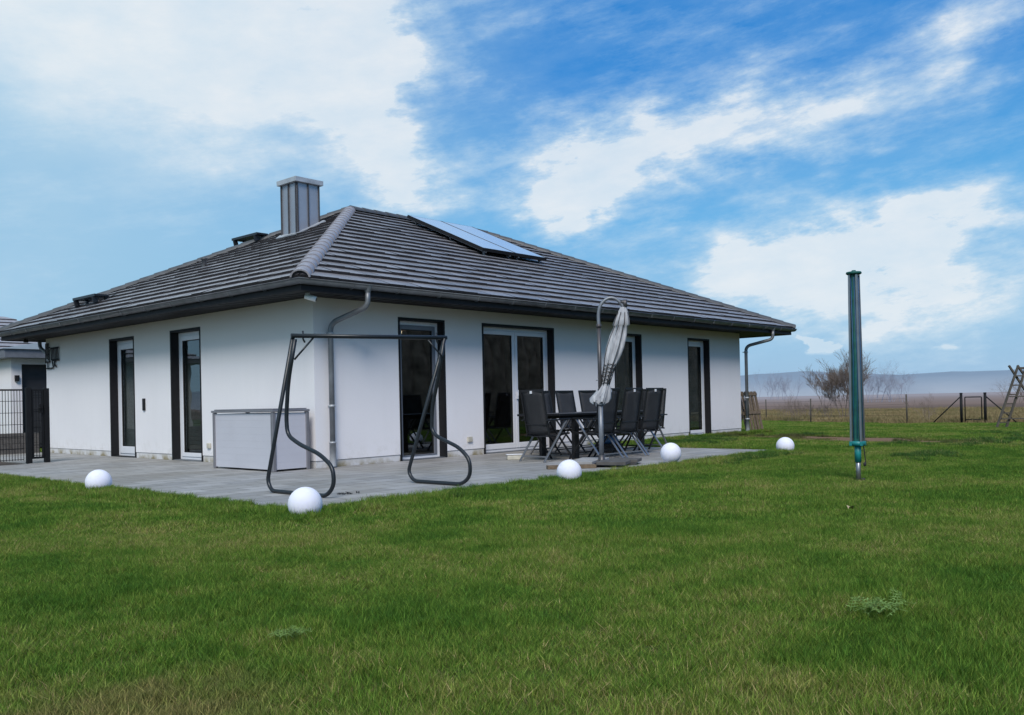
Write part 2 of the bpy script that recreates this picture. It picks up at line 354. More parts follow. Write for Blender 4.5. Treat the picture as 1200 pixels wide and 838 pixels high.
def thing(name, label, cat, loc=(0,0,0), rz=0, group=None):
    o = bpy.data.objects.new(name, None); COL.objects.link(o); o.location = loc; o.rotation_euler = (0,0,rz); o.empty_display_size = 0.2
    return tag(o, label, cat, group)
def dup(o, loc=None, rz=None, label=None, parent=None):
    c = o.copy(); COL.objects.link(c)
    if parent is not None: c.parent = parent
    if loc is not None: c.location = loc
    if rz is not None: c.rotation_euler = (0, 0, rz)
    if label: c['label'] = label
    for ch in list(o.children): dup(ch, parent=c)
    return c

# ------------------------------------------------------------------ ground
def sheet(name, A, B, n, off, mat, jit=0.0, power=1.0):
    """ruled sheet between two polylines of equal length, dropped on the terrain"""
    vs = []; fs = []; k = len(A)
    for i in range(n+1):
        t = (i/n)**power
        for a, b in zip(A, B):
            x = a[0]*(1-t)+b[0]*t; y = a[1]*(1-t)+b[1]*t
            z = gz(x, y) + off
            if jit: z += jit * mn.noise(Vector((x*0.5, y*0.5, 0))) * min(1, max(0, (depth(x, y)-17)/4))
            vs.append((x, y, z))
    for i in range(n):
        for j in range(k-1): fs.append((i*k+j, i*k+j+1, (i+1)*k+j+1, (i+1)*k+j))
    mb = MB(); mb.add(vs, fs, 0, True); o = mb.build(name, mat); tag(o, kind='structure'); return o
def dense(poly, step):
    out = [poly[0]]
    for a, b in zip(poly, poly[1:]):
        L = math.dist(a, b); k = max(1, int(L/step))
        for i in range(1, k+1): out.append((a[0]+(b[0]-a[0])*i/k, a[1]+(b[1]-a[1])*i/k))
    return out
FENCE = [(24.0, -70), (25.0, -12), (25.4, -3.1), (25.28, -2.5), (25.6, -0.45), (27.8, 2.4), (28.6, 4.5), (34.5, 9.4), (41, 14.2), (60, 26), (70, 70)]
FL = dense(FENCE, 1.0)
NEAR = [(-45 + 0*i, -70 + 140*i/(len(FL)-1)) for i in range(len(FL))]
sheet('lawn', NEAR, FL, 110, -0.02, M['lawn'], 0.05)
def along(d, l): return (O.x + FX*d + FY*l, O.y + FY*d - FX*l)
MF = [along(70 - 0*l, l) for l in (0,)]
# far edge of the meadow: depth 58 on the right growing to 97 on the left of the frame gap
k = len(FL); MEAD = []
for i in range(k):
    l = 150 - 260*i/(k-1)
    d = 70 + (43 - l*1.0)*0.9 if l < 43 else 70
    d = max(66, min(104, 72 + (38 - l)*1.1))
    MEAD.append(along(d, l))
sheet('meadow', FL, MEAD, 40, -0.045, M['meadow'])
FA = [along(-600, l) for l in range(-1500, 1501, 100)]; FB = [along(1400, l) for l in range(-1500, 1501, 100)]
sheet('field', FA, FB, 500, -0.11, M['field'])
# far wooded hills: ridges seen over the field
def hills(dist, prof, name, thick=220):
    vs = []; fs = []; n = 240
    for i in range(n+1):
        az = -1.9 + 3.8*i/n
        h = prof(az) + 1.2*mn.noise(Vector((az*26, dist*0.01, 0))) + .9*mn.noise(Vector((az*110, 3, 0)))
        for (dd, hh) in ((0, -1.5), (40, h*0.62), (90, h), (thick, h*0.8), (thick+200, -3)):
            r = dist + dd; x, y = along(r*math.cos(az), r*math.sin(az)); vs.append((x, y, hh))
    for i in range(n):
        for j in range(4): fs.append((i*5+j, i*5+j+1, (i+1)*5+j+1, (i+1)*5+j))
    mb = MB(); mb.add(vs, fs, 0, True); tag(mb.build(name, M['hills']), kind='structure')
def prof1(az):
    return 14.5 + 7*math.exp(-((az-0.30)/0.085)**2) + 4*math.exp(-((az-0.56)/0.12)**2)
hills(760, prof1, 'hills')

# patio: one slab, L-shaped in plan, plus the drive beside the house
mb = MB()
P = [(-3.35, -4.45), (6.9, -4.45), (6.9, -0.02), (-0.02, -0.02), (-0.02, 17), (-3.35, 6.2)]
P = [(-3.35, -4.45), (6.9, -4.45), (6.9, -0.004), (-0.004, -0.004), (-0.004, 14.0), (-1.9, 14.0), (-1.9, 6.35), (-3.35, 6.35)]
n = len(P)
mb.add([(x, y, 0) for x, y in P] + [(x, y, -0.12) for x, y in P], [list(range(n))] + [(i, n+i, n+(i+1) % n, (i+1) % n) for i in range(n)])
tag(mb.build('patio', M['paving']), kind='structure')
bm_ = MB(); bm_.add([(-6, 6.36, -0.012), (-1.91, 6.36, -0.012), (-1.91, 13.9, -0.012), (-6, 13.9, -0.012)], [(0,1,2,3)])
tag(bm_.build('garden_bed', M['soil']), kind='structure')

# ------------------------------------------------------------------ house
house = thing('house', 'white rendered bungalow with a dark tiled hip roof and floor-length windows', 'house')
LX, LY, ZT, TH = 13.84, 10.65, 2.68, 0.30
opF = [(1.739, 2.812, 2.448), (3.794, 5.90, 2.448), (8.02, 9.093, 2.448), (11.152, 12.202, 2.448)]
opL = [(3.481, 4.601, 2.448), (6.128, 7.245, 2.448)]
mb = MB()
def wallrun(ops, L, f):
    xs = 0.0
    for a, b, h in ops:
        mb.box(*f(xs, a, 0.114, ZT)); mb.box(*f(a, b, h, ZT)); xs = b
    mb.box(*f(xs, L, 0.114, ZT))
wallrun(opF, LX, lambda a, b, z0, z1: ((a, 0, z0), (b, TH, z1)))
wallrun([(a-TH, b-TH, h) for a, b, h in opL], LY-TH, lambda a, b, z0, z1: ((0, a+TH, z0), (TH, b+TH, z1)))
mb.box((TH, LY-TH, 0.114), (LX, LY, ZT)); mb.box((LX-TH, TH, 0.114), (LX, LY-TH, ZT))
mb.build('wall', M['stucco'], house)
mb = MB(); e = 0.012
def runs(ops, L):
    xs = 0.0; out = []
    for a, b, h in ops: out.append((xs, a)); xs = b
    out.append((xs, L)); return out
for a, b in runs(opF, LX): q = MB(); q.box((a + (e if a == 0 else 0), e, -0.1), (b, TH, 0.108)); q.build('plinth', M['plinth'], house)
for a, b in runs(opL, LY): q = MB(); q.box((e, max(a, TH), -0.1), (TH, b, 0.108)); q.build('plinth', M['plinth'], house)
q = MB(); q.box((TH, LY-TH, -0.1), (LX, LY-e, 0.108)); q.box((LX-TH, TH, -0.1), (LX-e, LY-TH, 0.108)); q.build('plinth', M['plinth'], house)
mb = MB()  # room shell: floor, inner walls, ceiling
mb.box((TH+.02, TH+.02, -0.02), (LX-TH-.02, LY-TH-.02, 0.01)); mb.box((TH+.02, TH+.02, 2.5), (LX-TH-.02, LY-TH-.02, 2.52))
mb.box((TH+.02, 4.6, 0.01), (LX-TH-.02, 4.7, 2.5)); mb.box((7.2, 0.5, 0.01), (7.3, 4.6, 2.5)); mb.box((3.2, 4.7, 0.01), (3.3, 9, 2.5)); mb.box((1.2, 5.3, 0.01), (3.2, 5.4, 2.5)); mb.box((0.35, 2.9, 0.01), (3.3, 3.0, 2.5))
mb.build('room', M['room'], house)

def opening(a, b, h, wall, style):
    """frame, sash, pane, reveal of one floor-length window or glazed door; local u along the wall, w = depth inwards"""
    D = 0.15; swap = wall == 'L'
    def P(u, w, z): return (w, u, z) if swap else (u, w, z)
    def bx(mb, u0, u1, w0, w1, z0, z1): mb.box(P(u0, w0, z0), P(u1, w1, z1))
    kind = 'door' if style in ('double', 'bath') else 'window'
    fw = 0.10; LN = 0.03
    z0 = 0.0
    mb = MB()
    bx(mb, a+LN, a+fw, D, D+.07, z0+.012, h-LN); bx(mb, b-fw, b-LN, D, D+.07, z0+.012, h-LN)
    bx(mb, a+fw, b-fw, D, D+.07, h-fw, h-LN); bx(mb, a+fw, b-fw, D, D+.07, z0+.012, z0+.06)
    fr = mb.build(kind, M['white'], house, bevel=0.004)
    mb = MB()
    bx(mb, a-.012, a+LN-.001, -.005, D+.1, -.02, h-LN); bx(mb, b-LN+.001, b+.012, -.005, D+.1, -.02, h-LN); bx(mb, a-.012, b+.012, -.005, D+.1, h-LN+.001, h+.012)
    rv = mb.build('reveal', M['anth'], fr)
    mb = MB(); bx(mb, a+LN, b-LN, 0.004, D+.12, -.02, 0.0115)
    mb.build('sill', M['zinc_dull'] if style != 'bath' else M['anth'], fr)
    leaves = [(a+fw, b-fw)]
    if style == 'double': mid = (a+b)/2; leaves = [(a+fw, mid-.004), (mid+.004, b-fw)]
    sw = {'dark': 0.075, 'double': 0.075, 'bath': 0.115, 'plain': 0.085, 'thin': 0.06}[style]
    smat = M['grey_sash'] if style == 'dark' else M['white']
    zb = z0+.06; zt = h-fw
    for (u0, u1) in leaves:
        mb = MB(); bot = {'bath': 0.15, 'double': 0.105, 'dark': 0.02}.get(style, 0.08)
        bx(mb, u0+.002, u0+sw, D-.015, D+.055, zb+.002, zt-.002); bx(mb, u1-sw, u1-.002, D-.015, D+.055, zb+.002, zt-.002)
        bx(mb, u0+sw, u1-sw, D-.015, D+.055, zt-sw, zt-.002); bx(mb, u0+sw, u1-sw, D-.015, D+.055, zb+.002, zb+bot)
        sash = mb.build('sash', smat, fr, bevel=0.006)
        mb = MB(); g = 0.012  # seal
        U0, U1, Z0, Z1 = u0+sw, u1-sw, zb+bot, zt-sw
        bx(mb, U0, U0+g, D-.005, D+.03, Z0, Z1); bx(mb, U1-g, U1, D-.005, D+.03, Z0, Z1); bx(mb, U0+g, U1-g, D-.005, D+.03, Z1-g, Z1); bx(mb, U0+g, U1-g, D-.005, D+.03, Z0, Z0+g)
        mb.build('seal', M['rubber'], fr)
        mb = MB(); bx(mb, U0+g, U1-g, D+.014, D+.02, Z0+g, Z1-g)
        mb.build('pane', M['glass'], fr)
    if style == 'double':
        mb = MB(); mid = (a+b)/2
        bx(mb, mid+.02, mid+.05, D-.05, D-.016, 1.02, 1.16); bx(mb, mid+.025, mid+.045, D-.06, D-.045, 1.08, 1.2)
        mb.build('handle', M['white'], fr, bevel=0.004)
    if style in ('plain', 'bath', 'thin'):
        mb = MB(); k = 26
        for i in range(k):
            zz = 0.2 + (h-.35)*i/k
            bx(mb, a+fw+.02, b-fw-.02, D+.085, D+.092, zz+.004, zz+(h-.35)/k)
        mb.build('blind', M['blindlight'] if style == 'bath' else M['blind'], fr)
    return fr
opening(*opF[0], 'F', 'dark'); opening(*opF[1], 'F', 'double'); opening(*opF[2], 'F', 'thin'); opening(*opF[3], 'F', 'plain')
opening(*opL[0], 'L', 'plain'); opening(*opL[1], 'L', 'bath')
mb = MB(); mb.lathe((3.9, 2.6, 2.44), [(0.001, 0.05), (0.13, 0.05), (0.13, 0.0), (0.001, 0.0)], 20)
mb.build('ceiling_lamp', M['lit'], house)

# soffit boards, fascia
GO = 0.80; XR = 15.68; YB = 11.6     # gutter edge
mb = MB(); zS = ZT
def soff(x0, y0, x1, y1, axis):
    # boards run outwards from the wall; small gap between boards
    n = int((x1-x0 if axis == 'x' else y1-y0)/0.115)
    for i in range(n):
        if axis == 'x':
            w = (x1-x0)/n; mb.box((x0+i*w+.004, y0, zS+.002+0.003*(i % 2)), (x0+(i+1)*w-.008, y1, zS+.02))
        else:
            w = (y1-y0)/n; mb.box((x0, y0+i*w+.004, zS+.002+0.003*(i % 2)), (x1, y0+(i+1)*w-.008, zS+.02))
soff(0, -0.66, LX, -0.002, 'x'); soff(-0.66, 0, -0.002, LY, 'y')
mb.box((-.66, -.66, zS+.022), (XR-.14, YB-.14, zS+.03), 0)
soff(-.66, -.66, -.004, -.004, 'x'); soff(LX+.004, -.66, XR-.14, LY, 'y'); soff(-.66, LY+.004, XR-.14, YB-.14, 'x')
mb.build('soffit', M['fascia'], house)
mb = MB(); x0, y0, x1, y1 = -.66, -.66, XR-.14, YB-.14
for a, b in (((x0-.03, y0-.03, zS-.02), (x1+.03, y0-.001, zS+.13)), ((x0-.03, y0, zS-.02), (x0-.001, y1, zS+.13)), ((x1+.001, y0, zS-.02), (x1+.03, y1, zS+.13)), ((x0-.03, y1+.001, zS-.02), (x1+.03, y1+.03, zS+.13))):
    mb.box(a, b)
mb.build('fascia', M['fascia'], house, bevel=0.004)

# gutters: half-round channel with a beaded front edge
gx0, gy0, gx1, gy1 = -GO, -GO, XR, YB; gr = 0.072; gzr = 2.82
def gutter(c0, c1, out):
    out = Vector(out); prof = []
    for k in range(11):
        a = math.pi*k/10
        prof.append((math.cos(a)*gr, -math.sin(a)*gr))
    prof = [(gr+.006, .012), (gr+.014, .004)] + prof
    mb = MB(); vs = []
    for (c, sgn) in ((c0, 0), (c1, 1)):
        for (o_, z_) in prof:
            # mitre the ends
            base = Vector(c[0]) + Vector(c[1]) * (o_)
            vs.append(base + out*o_ + Vector((0, 0, z_)))
    k = len(prof)
    mb.add(vs, [(i, i+1, k+i+1, k+i) for i in range(k-1)], 0, True)
    inn = [v*1.0 for v in vs]
    L = (Vector(c1[0])-Vector(c0[0])); n = int(L.length/0.9); L.normalize()
    o = mb.build('gutter', M['zinc_dull'], house)
    so = o.modifiers.new('t', 'SOLIDIFY'); so.thickness = 0.003
    for i in range(1, n):
        mb = MB(); q = Vector(c0[0]) + L*(Vector(c1[0])-Vector(c0[0])).length*i/n
        pts = [q + out*(math.cos(math.pi*t/8)*(gr+.004)) + Vector((0, 0, -math.sin(math.pi*t/8)*(gr+.004))) for t in range(9)]
        for a, b in zip(pts, pts[1:]): mb.bar(a, b, 0.022, 0.004, up=L)
        mb.build('gutter_bracket', M['zinc_dull'], o)
C = [(gx0+gr, gy0+gr, gzr), (gx1-gr, gy0+gr, gzr), (gx1-gr, gy1-gr, gzr), (gx0+gr, gy1-gr, gzr)]
gutter((C[0], (-1, 0, 0)), (C[1], (1, 0, 0)), (0, -1, 0))
gutter((C[1], (0, -1, 0)), (C[2], (0, 1, 0)), (1, 0, 0))
gutter((C[2], (1, 0, 0)), (C[3], (-1, 0, 0)), (0, 1, 0))
gutter((C[3], (0, 1, 0)), (C[0], (0, -1, 0)), (-1, 0, 0))

# roof: four planes of individually laid flat tiles
E0 = (-0.74, -0.74, 2.845); E1 = (XR-.06, -0.74, 2.845); E2 = (XR-.06, YB-.06, 2.845); E3 = (-0.74, YB-.06, 2.845)
A0 = (4.95, 5.4, 5.60); A1 = (9.6, 5.4, 5.60)
rv, rf, rm, rr = [], [], [], []
def roofplane(a, b, tl, tr):
    a, b, tl, tr = map(Vector, (a, b, tl, tr))
    e = (b-a).normalized(); L = (b-a).length
    nrm = e.cross(tl-a).normalized(); s = nrm.cross(e).normalized(); H = (tl-a).dot(s)
    l0 = (tl-a).dot(e)/H; r0 = (b-tr).dot(e)/H
    NR = 18; ch = H/NR; TW = 0.33
    for i in range(NR):
        s0 = i*ch - (0.03 if i == 0 else 0); s1 = min(H, (i+1)*ch+0.05)
        off = TW/2*(i % 2)
        j = -1
        while True:
            u0 = j*TW - off; u1 = u0 + TW - 0.006; j += 1
            if u0 > L: break
            hj = 0.052 + random.uniform(-.007, .007); jr = random.random()
            def cl(u, ss): return min(max(u, l0*ss), L - r0*ss)
            q = [(cl(u0, s0), s0), (cl(u1, s0), s0), (cl(u1, s1), s1), (cl(u0, s1), s1)]
            if q[1][0]-q[0][0] < .004 and q[2][0]-q[3][0] < .004: continue
            o = len(rv)
            for (u, ss), h in zip(q, (hj, hj, .006, .006)): rv.append(a + e*u + s*ss + nrm*h)
            for (u, ss) in (q[0], q[1]): rv.append(a + e*u + s*ss - nrm*0.012)
            rf.append((o, o+1, o+2, o+3)); rm.append(0); rr.append(jr)
            rf.append((o+4, o+5, o+1, o)); rm.append(1); rr.append(jr)
    o = len(rv); rv.extend([a-nrm*.02, b-nrm*.02, tr-nrm*.02, tl-nrm*.02]); rf.append((o, o+1, o+2, o+3)); rm.append(1); rr.append(0)
roofplane(E0, E1, A0, A1); roofplane(E1, E2, A1, A1); roofplane(E2, E3, A1, A0); roofplane(E3, E0, A0, A0)
me = bpy.data.meshes.new('roof'); me.from_pydata([tuple(v) for v in rv], [], rf)
me.materials.append(M['tile']); me.materials.append(M['tile_edge']); me.polygons.foreach_set('material_index', rm)
at = me.attributes.new('rnd', 'FLOAT', 'FACE'); at.data.foreach_set('value', rr)
roof = bpy.data.objects.new('roof', me); COL.objects.link(roof); roof.parent = house
def caps(name, p, q, lift, mat, r=0.125, L=0.36, start=0.0):
    p, q = Vector(p), Vector(q); d = (q-p); D = d.length; d.normalize()
    side = d.cross(Vector((0, 0, 1))).normalized(); up = side.cross(d).normalized()
    mb = MB(); n = int(D/L); seg = 9
    for i in range(n+1):
        t0 = start + i*L; t1 = min(D+.05, t0+L+.06)
        if t0 >= D: break
        for (ta, tb) in ((t0, t1),):
            ra, rb = r+.016, r-.004
            vs = []
            for (t, rad) in ((ta, ra), (tb, rb)):
                for k in range(seg+1):
                    a = math.pi*(k/seg)*1.0
                    vs.append(p + d*t + side*math.cos(a)*rad*1.05 + up*(math.sin(a)*rad*0.85 + lift))
            # inner lip
            for k in range(seg+1):
                a = math.pi*(k/seg)
                vs.append(p + d*ta + side*math.cos(a)*(ra-.025)*1.05 + up*(math.sin(a)*(ra-.025)*0.85 + lift))
            m_ = seg+1
            mb.add(vs, [(k, k+1, m_+k+1, m_+k) for k in range(seg)], 0, True)
            mb.add(vs, [(k, k+1, 2*m_+k+1, 2*m_+k) for k in range(seg)], 0, False)
    pv = [p + side*math.cos(math.pi*k/8)*r + up*(math.sin(math.pi*k/8)*r*.8+lift) + d*(start+.03) for k in range(9)]
    mb.add(pv, [list(range(9))], 1)
    o = mb.build(name, [mat, M['tile_edge']], roof)
caps('hip_cap', E0, A0, -0.005, M['cap']); caps('hip_cap', E1, A1, -0.005, M['capdark']); caps('hip_cap', E2, A1, -0.005, M['capdark']); caps('hip_cap', E3, A0, -0.005, M['capdark'])
caps('ridge_cap', A0, A1, 0.0, M['capdark'])

# chimney clad in standing-seam zinc
def rz_left(x): return 2.845 + (x+0.74)*(5.60-2.845)/(4.95+0.74)
mb = MB(); cx0, cx1, cy0, cy1 = 3.13, 3.72, 4.92, 5.50
mb.box((cx0, cy0, 4.3), (cx1, cy1, 5.89))
ch = mb.build('chimney', M['sheet'], house, bevel=0.003)
for y in (cy0+.012, (cy0+cy1)/2, cy1-.012):
    mb = MB(); mb.box((cx0-.032, y-.011, 4.6), (cx0-.001, y+.011, 5.885)); mb.build('seam', M['bronze'], ch)
for x in (cx0+.014, (cx0+cx1)/2, cx1-.012):
    mb = MB(); mb.box((x-.011, cy0-.032, 4.6), (x+.011, cy0-.001, 5.885)); mb.build('seam', M['bronze'], ch)
mb = MB(); mb.box((cx0-.075, cy0-.075, 5.893), (cx1+.075, cy1+.075, 6.0)); mb.box((cx0+.05, cy0+.05, 6.001), (cx1-.05, cy1-.05, 6.03))
mb.build('chimney_cap', M['zinc'], ch, bevel=0.006)
mb = MB()
for (xa, ya, xb, yb) in ((cx0-.11, cy0-.1, cx0-.001, cy1+.1), (cx0-.11, cy0-.1, cx1+.1, cy0-.001)):
    za, zb = rz_left(xa)+.06, rz_left(xb)+.06
    mb.add([(xa, ya, za), (xb, ya, zb), (xb, yb, zb+.03), (xa, yb, za+.0)], [(0, 1, 2, 3)])
fl = mb.build('flashing', M['zinc'], ch); fl.modifiers.new('s', 'SOLIDIFY').thickness = 0.02
# roof treads (chimney sweep steps) and a vent
def tread(y0, y1, x, name='roof_step'):
    z = rz_left(x)-.12; mb = MB(); n = 9
    mb.box((x-.16, y0, z+.27), (x+.12, y0+.02, z+.31)); mb.box((x-.16, y1-.02, z+.27), (x+.12, y1, z+.31))
    for i in range(7):
        xx = x-.16+.28*i/6; mb.box((xx-.012, y0+.02, z+.262), (xx+.012, y1-.02, z+.315))
    o = mb.build(name, M['black_metal'], house)
    for y in (y0+.12, y1-.12):
        mb = MB(); mb.bar((x-.14, y, z+.27), (x-.10, y, rz_left(x-.10)+.03), .05, .10); mb.bar((x+.11, y, z+.27), (x+.11, y, rz_left(x+.11)+.03), .04, .08)
        mb.bar((x-.3, y, rz_left(x-.3)+.06), (x+.35, y, rz_left(x+.35)+.06), .05, .012); mb.bar((x-.14, y, z+.27), (x+.2, y, rz_left(x+.2)+.06), .02, .04)
        mb.build('bracket', M['black_metal'], o)
tread(6.75, 7.9, 3.45); tread(8.1, 9.3, 0.25)
mb = MB(); mb.lathe((1.78, 6.5, rz_left(1.78)), [(.05, 0), (.05, .16), (.075, .165), (.075, .2), (.0, .22)], 12); mb.build('roof_vent', M['capdark'], house)
# solar collectors on raised rails on the garden side
slope = (5.60-2.845)/(5.4+0.74)
def rz_front(y): return 2.845 + (y+0.74)*slope
sx = math.sqrt(1+slope*slope)
def pan(x0, x1, y0, y1, h):
    nn = Vector((0, -slope, 1)).normalized(); mb = MB()
    def q(x, y, k): return Vector((x, y, rz_front(y)+h)) + nn*k
    def slab(xa, xb, ya, yb, k0, k1, mi=0):
        vs = [q(xa, ya, k0), q(xb, ya, k0), q(xb, yb, k0), q(xa, yb, k0), q(xa, ya, k1), q(xb, ya, k1), q(xb, yb, k1), q(xa, yb, k1)]
        mb.add(vs, [(0,3,2,1),(4,5,6,7),(0,1,5,4),(1,2,6,5),(2,3,7,6),(3,0,4,7)], mi)
    slab(x0, x1, y0, y1, -.07, -.004)
    f = .010
    slab(x0, x0+f, y0, y1, -.003, .008); slab(x1-f, x1, y0, y1, -.003, .008); slab(x0+f, x1-f, y0, y0+f, -.003, .008); slab(x0+f, x1-f, y1-f, y1, -.003, .003)
    o = mb.build('solar_collector', M['anth'], house)
    mb = MB(); slab(x0+f, x1-f, y0+f, y1-f, -.003, .002); mb.build('collector_glass', M['collector'], o)
    mb = MB()
    for x in (x0+.15, x1-.15):
        for y in (y0+.12, y0+1.2, y1-.15):
            a = Vector((x, y, rz_front(y)+.04)); b = q(x, y, -.07); mb.bar(a, b, .04, .03); mb.bar(a, a+Vector((0, -.16, -.16*slope)), .04, .01)
        mb.bar(q(x, y0+.02, -.09), q(x, y1-.02, -.09), .04, .03)
    mb.build('mounting_rail', M['alu'], o)
pan(6.40, 7.52, 2.42, 4.98, .215); pan(7.524, 8.66, 2.42, 4.98, .215)

# downpipes
def pipe(pts, boot=True):
    mb = MB(); pl = bez(pts, .14, 7); mb.tube(pl, .043, 14)
    a = Vector(pts[0]); mb.lathe(a - Vector((0, 0, .02)), [(.045, 0), (.05, .02), (.075, .09), (.08, .12)], 16)
    o = mb.build('downpipe', M['zinc_dull'], house)
    mb = MB()
    x, y, zt = pts[-2]; zb = pts[-1][2]
    for z in (zt-.16, zb+.95):
        mb = MB(); mb.lathe((x, y, z), [(.043, -.02), (.052, -.02), (.052, .02), (.043, .02)], 16)
        mb.bar((x, y+.045, z), (x, y+.098, z), .02, .02)
        mb.build('pipe_clip', M['zinc'], o)
    if boot:
        mb = MB(); mb.lathe((x, y, zb), [(.052, 0), (.052, .36), (.058, .36), (.058, .39), (.044, .39)], 16)
        mb.build('pipe_boot', M['zinc'], o)
pipe([(.50, -.73, 2.73), (.50, -.73, 2.50), (.25, -.10, 2.27), (.25, -.10, 0.02)])
pipe([(14.33, -.73, 2.73), (14.33, -.73, 2.50), (14.0, -.10, 2.33), (14.0, -.10, -0.02)])
pipe([(.10, YB-.3, 2.73), (.10, YB-.3, 2.52), (.16, LY+.1, 2.25), (.16, LY+.1, 0.0)], False)
# sockets, intercom
for (a, b) in (((3.33, -.035, .25), (3.45, -.001, .345)), ((-.035, 3.16, .25), (-.001, 3.27, .345))):
    mb = MB(); mb.box(a, b); mb.build('socket', M['ceramic'], house, bevel=0.008)
mb = MB(); mb.box((-.03, 5.66, .95), (-.001, 5.75, 1.19)); mb.build('intercom', M['anth'], house, bevel=0.006)
# security camera under the eaves
sc = thing('security_camera', 'small white bullet camera under the eaves at the near corner of the house', 'camera', (-.42, -.46, 2.665))
mb = MB(); mb.lathe((0, 0, -.02), [(.001, 0), (.035, 0), (.035, .02), (.001, .02)], 14); mb.tube([(0, 0, -.02), (0, 0, -.05), (.03, -.02, -.07)], .012, 8); mb.build('mount', M['white'], sc)
mb = MB(); a = Vector((-.03, .02, -.045)); d = Vector((.66, -.62, -.30)).normalized()
mb.tube([a, a+d*.17], .042, 14); o = mb.build('camera_body', M['bright'], sc)
mb = MB(); mb.tube([a+d*.171, a+d*.176], .030, 14); mb.build('lens', M['rubber'], sc)

# ornamental metal lettering near the far corner of the side wall (dark strokes, two rows)
mb = MB(); X = -.03
def st(y0, z0, y1, z1, w=.018): mb.bar((X, y0, z0), (X, y1, z1), w*1.7, .014, up=(1, 0, 0))
yy = 10.62
for (k, hgt) in ((0, .62), (.075, .50), (.15, .55), (.225, .58)): st(yy-k-.03, 2.57-(.0 if k < .2 else .15), yy-k-.03, 2.57-hgt*.75)
st(yy-.02, 2.46, yy-.27, 2.46); st(yy-.02, 2.30, yy-.20, 2.30); st(yy-.0, 2.13, yy-.26, 2.13)
st(yy-.14, 2.13, yy-.14, 1.98); st(yy-.06, 1.975, yy-.36, 1.975)
for i, y in enumerate((.34, .42, .50, .58, .66, .74)):
    st(yy-y, 2.44, yy-y-.02, 2.16); st(yy-y-.03, 2.43, yy-y+.03, 2.43, .012)
st(yy-.32, 2.44, yy-.78, 2.44); st(yy-.40, 2.16, yy-.78, 2.16, .03)
st(yy-.40, 2.16, yy-.46, 1.98, .02); st(yy-.46, 1.98, yy-.40, 1.97); st(yy-.52, 2.16, yy-.52, 2.0); st(yy-.52, 2.08, yy-.62, 2.16, .014); st(yy-.52, 2.08, yy-.64, 1.99, .016)
tag(mb.build('wall_sign', M['anth']), 'dark cut-metal lettering ornament high on the side wall near its far corner', 'wall ornament')
mb = MB(); mb.lathe((0, 0, 0), [(.001, 0), (.05, 0), (.06, .03), (.04, .07), (.001, .08)], 12)
tag(mb.build('outdoor_lamp', M['anth'], loc=(-.35, 10.9, 2.60)), 'small dark lamp hanging under the eaves beyond the side wall ornament', 'lamp')

# ------------------------------------------------------------------ neighbour buildings at the far left
g = thing('garage', 'white rendered garage with grey fascia and dark door behind the house at far left', 'garage', (0, 14, 0))
mb = MB(); mb.box((.36, .0, 0), (.62, .3, 2.39)); mb.box((.62, 0, 2.24), (4.4, .3, 2.39)); mb.box((3.3, 0, 0), (4.4, .3, 2.239)); mb.box((4.1, .3, 0), (4.4, 6, 2.39)); mb.box((.36, .3, 0), (.6, 6, 2.39)); mb.box((.6, 5.7, 0), (4.1, 6, 2.39))
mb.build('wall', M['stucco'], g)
mb = MB(); mb.box((.62, .22, 0), (3.3, .26, 2.238))
for i in range(5): mb.box((.62, .205, .1+.44*i), (3.3, .219, .1+.44*i+.41))
mb.build('garage_door', M['garagedoor'], g)
mb = MB(); mb.box((.1, -.3, 2.392), (4.7, 6.3, 2.62)); mb.build('fascia', M['steel_grey'], g, bevel=.01)
mb = MB(); v = [(.06, -.36, 2.622), (4.74, -.36, 2.622), (4.74, 6.36, 2.622), (.06, 6.36, 2.622), (1.9, 1.6, 3.0), (2.9, 1.6, 3.0), (2.9, 4.4, 3.0), (1.9, 4.4, 3.0)]
mb.add(v, [(0,1,5,4),(1,2,6,5),(2,3,7,6),(3,0,4,7),(4,5,6,7)]); mb.build('roof', M['steel_grey'], g)
mb = MB(); mb.box((-.02, -.07, .0), (.08, .0, .16)); mb.build('wall_lamp', M['anth'], g, loc=(.46, 0, 1.78))
for (nm, lab, ox, oy, w, dp, zw, zr, mw) in (('neighbour_house', 'neighbouring bungalow with beige wall and grey tiled roof at the left edge', -8.0, 18.0, 9.3, 8, 2.55, 4.4, 'cream'),
                                         ('neighbour_house', 'distant house whose dark hip roof peeks above the eaves at far left', -2.5, 30.0, 14.0, 9, 3.3, 5.35, 'stucco')):
    h = thing(nm, lab, 'house', (ox, oy, 0))
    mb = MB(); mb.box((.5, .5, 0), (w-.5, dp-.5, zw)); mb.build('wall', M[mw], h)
    mb = MB(); mb.box((0, 0, zw+.002), (w, dp, zw+.12)); mb.build('fascia', M['capdark'], h)
    mb = MB(); k = 11
    for i in range(k):
        t0, t1 = i/k, (i+1)/k; hw = dp/2
        def ring(t, dz):
            s = t*hw; z = zw+.122+(zr-zw)*t+dz
            return [(s, s, z), (w-s, s, z), (w-s, dp-s, z), (s, dp-s, z)]
        a = ring(t0, .05); b = ring(t1, 0.0); mb.add(a+b, [(0,1,5,4),(1,2,6,5),(2,3,7,6),(3,0,4,7)], 0)
        c = ring(t0, 0.0); mb.add(c+a, [(0,1,5,4),(1,2,6,5),(2,3,7,6),(3,0,4,7)], 1)
    mb.build('roof', [M['tile'] if 0 else M['cap'], M['tile_edge']], h)
    mb = MB(); mb.box((w-2.2, .485, .9), (w-1.2, .499, 2.0)); mb.build('window', M['grey_sash'], h)

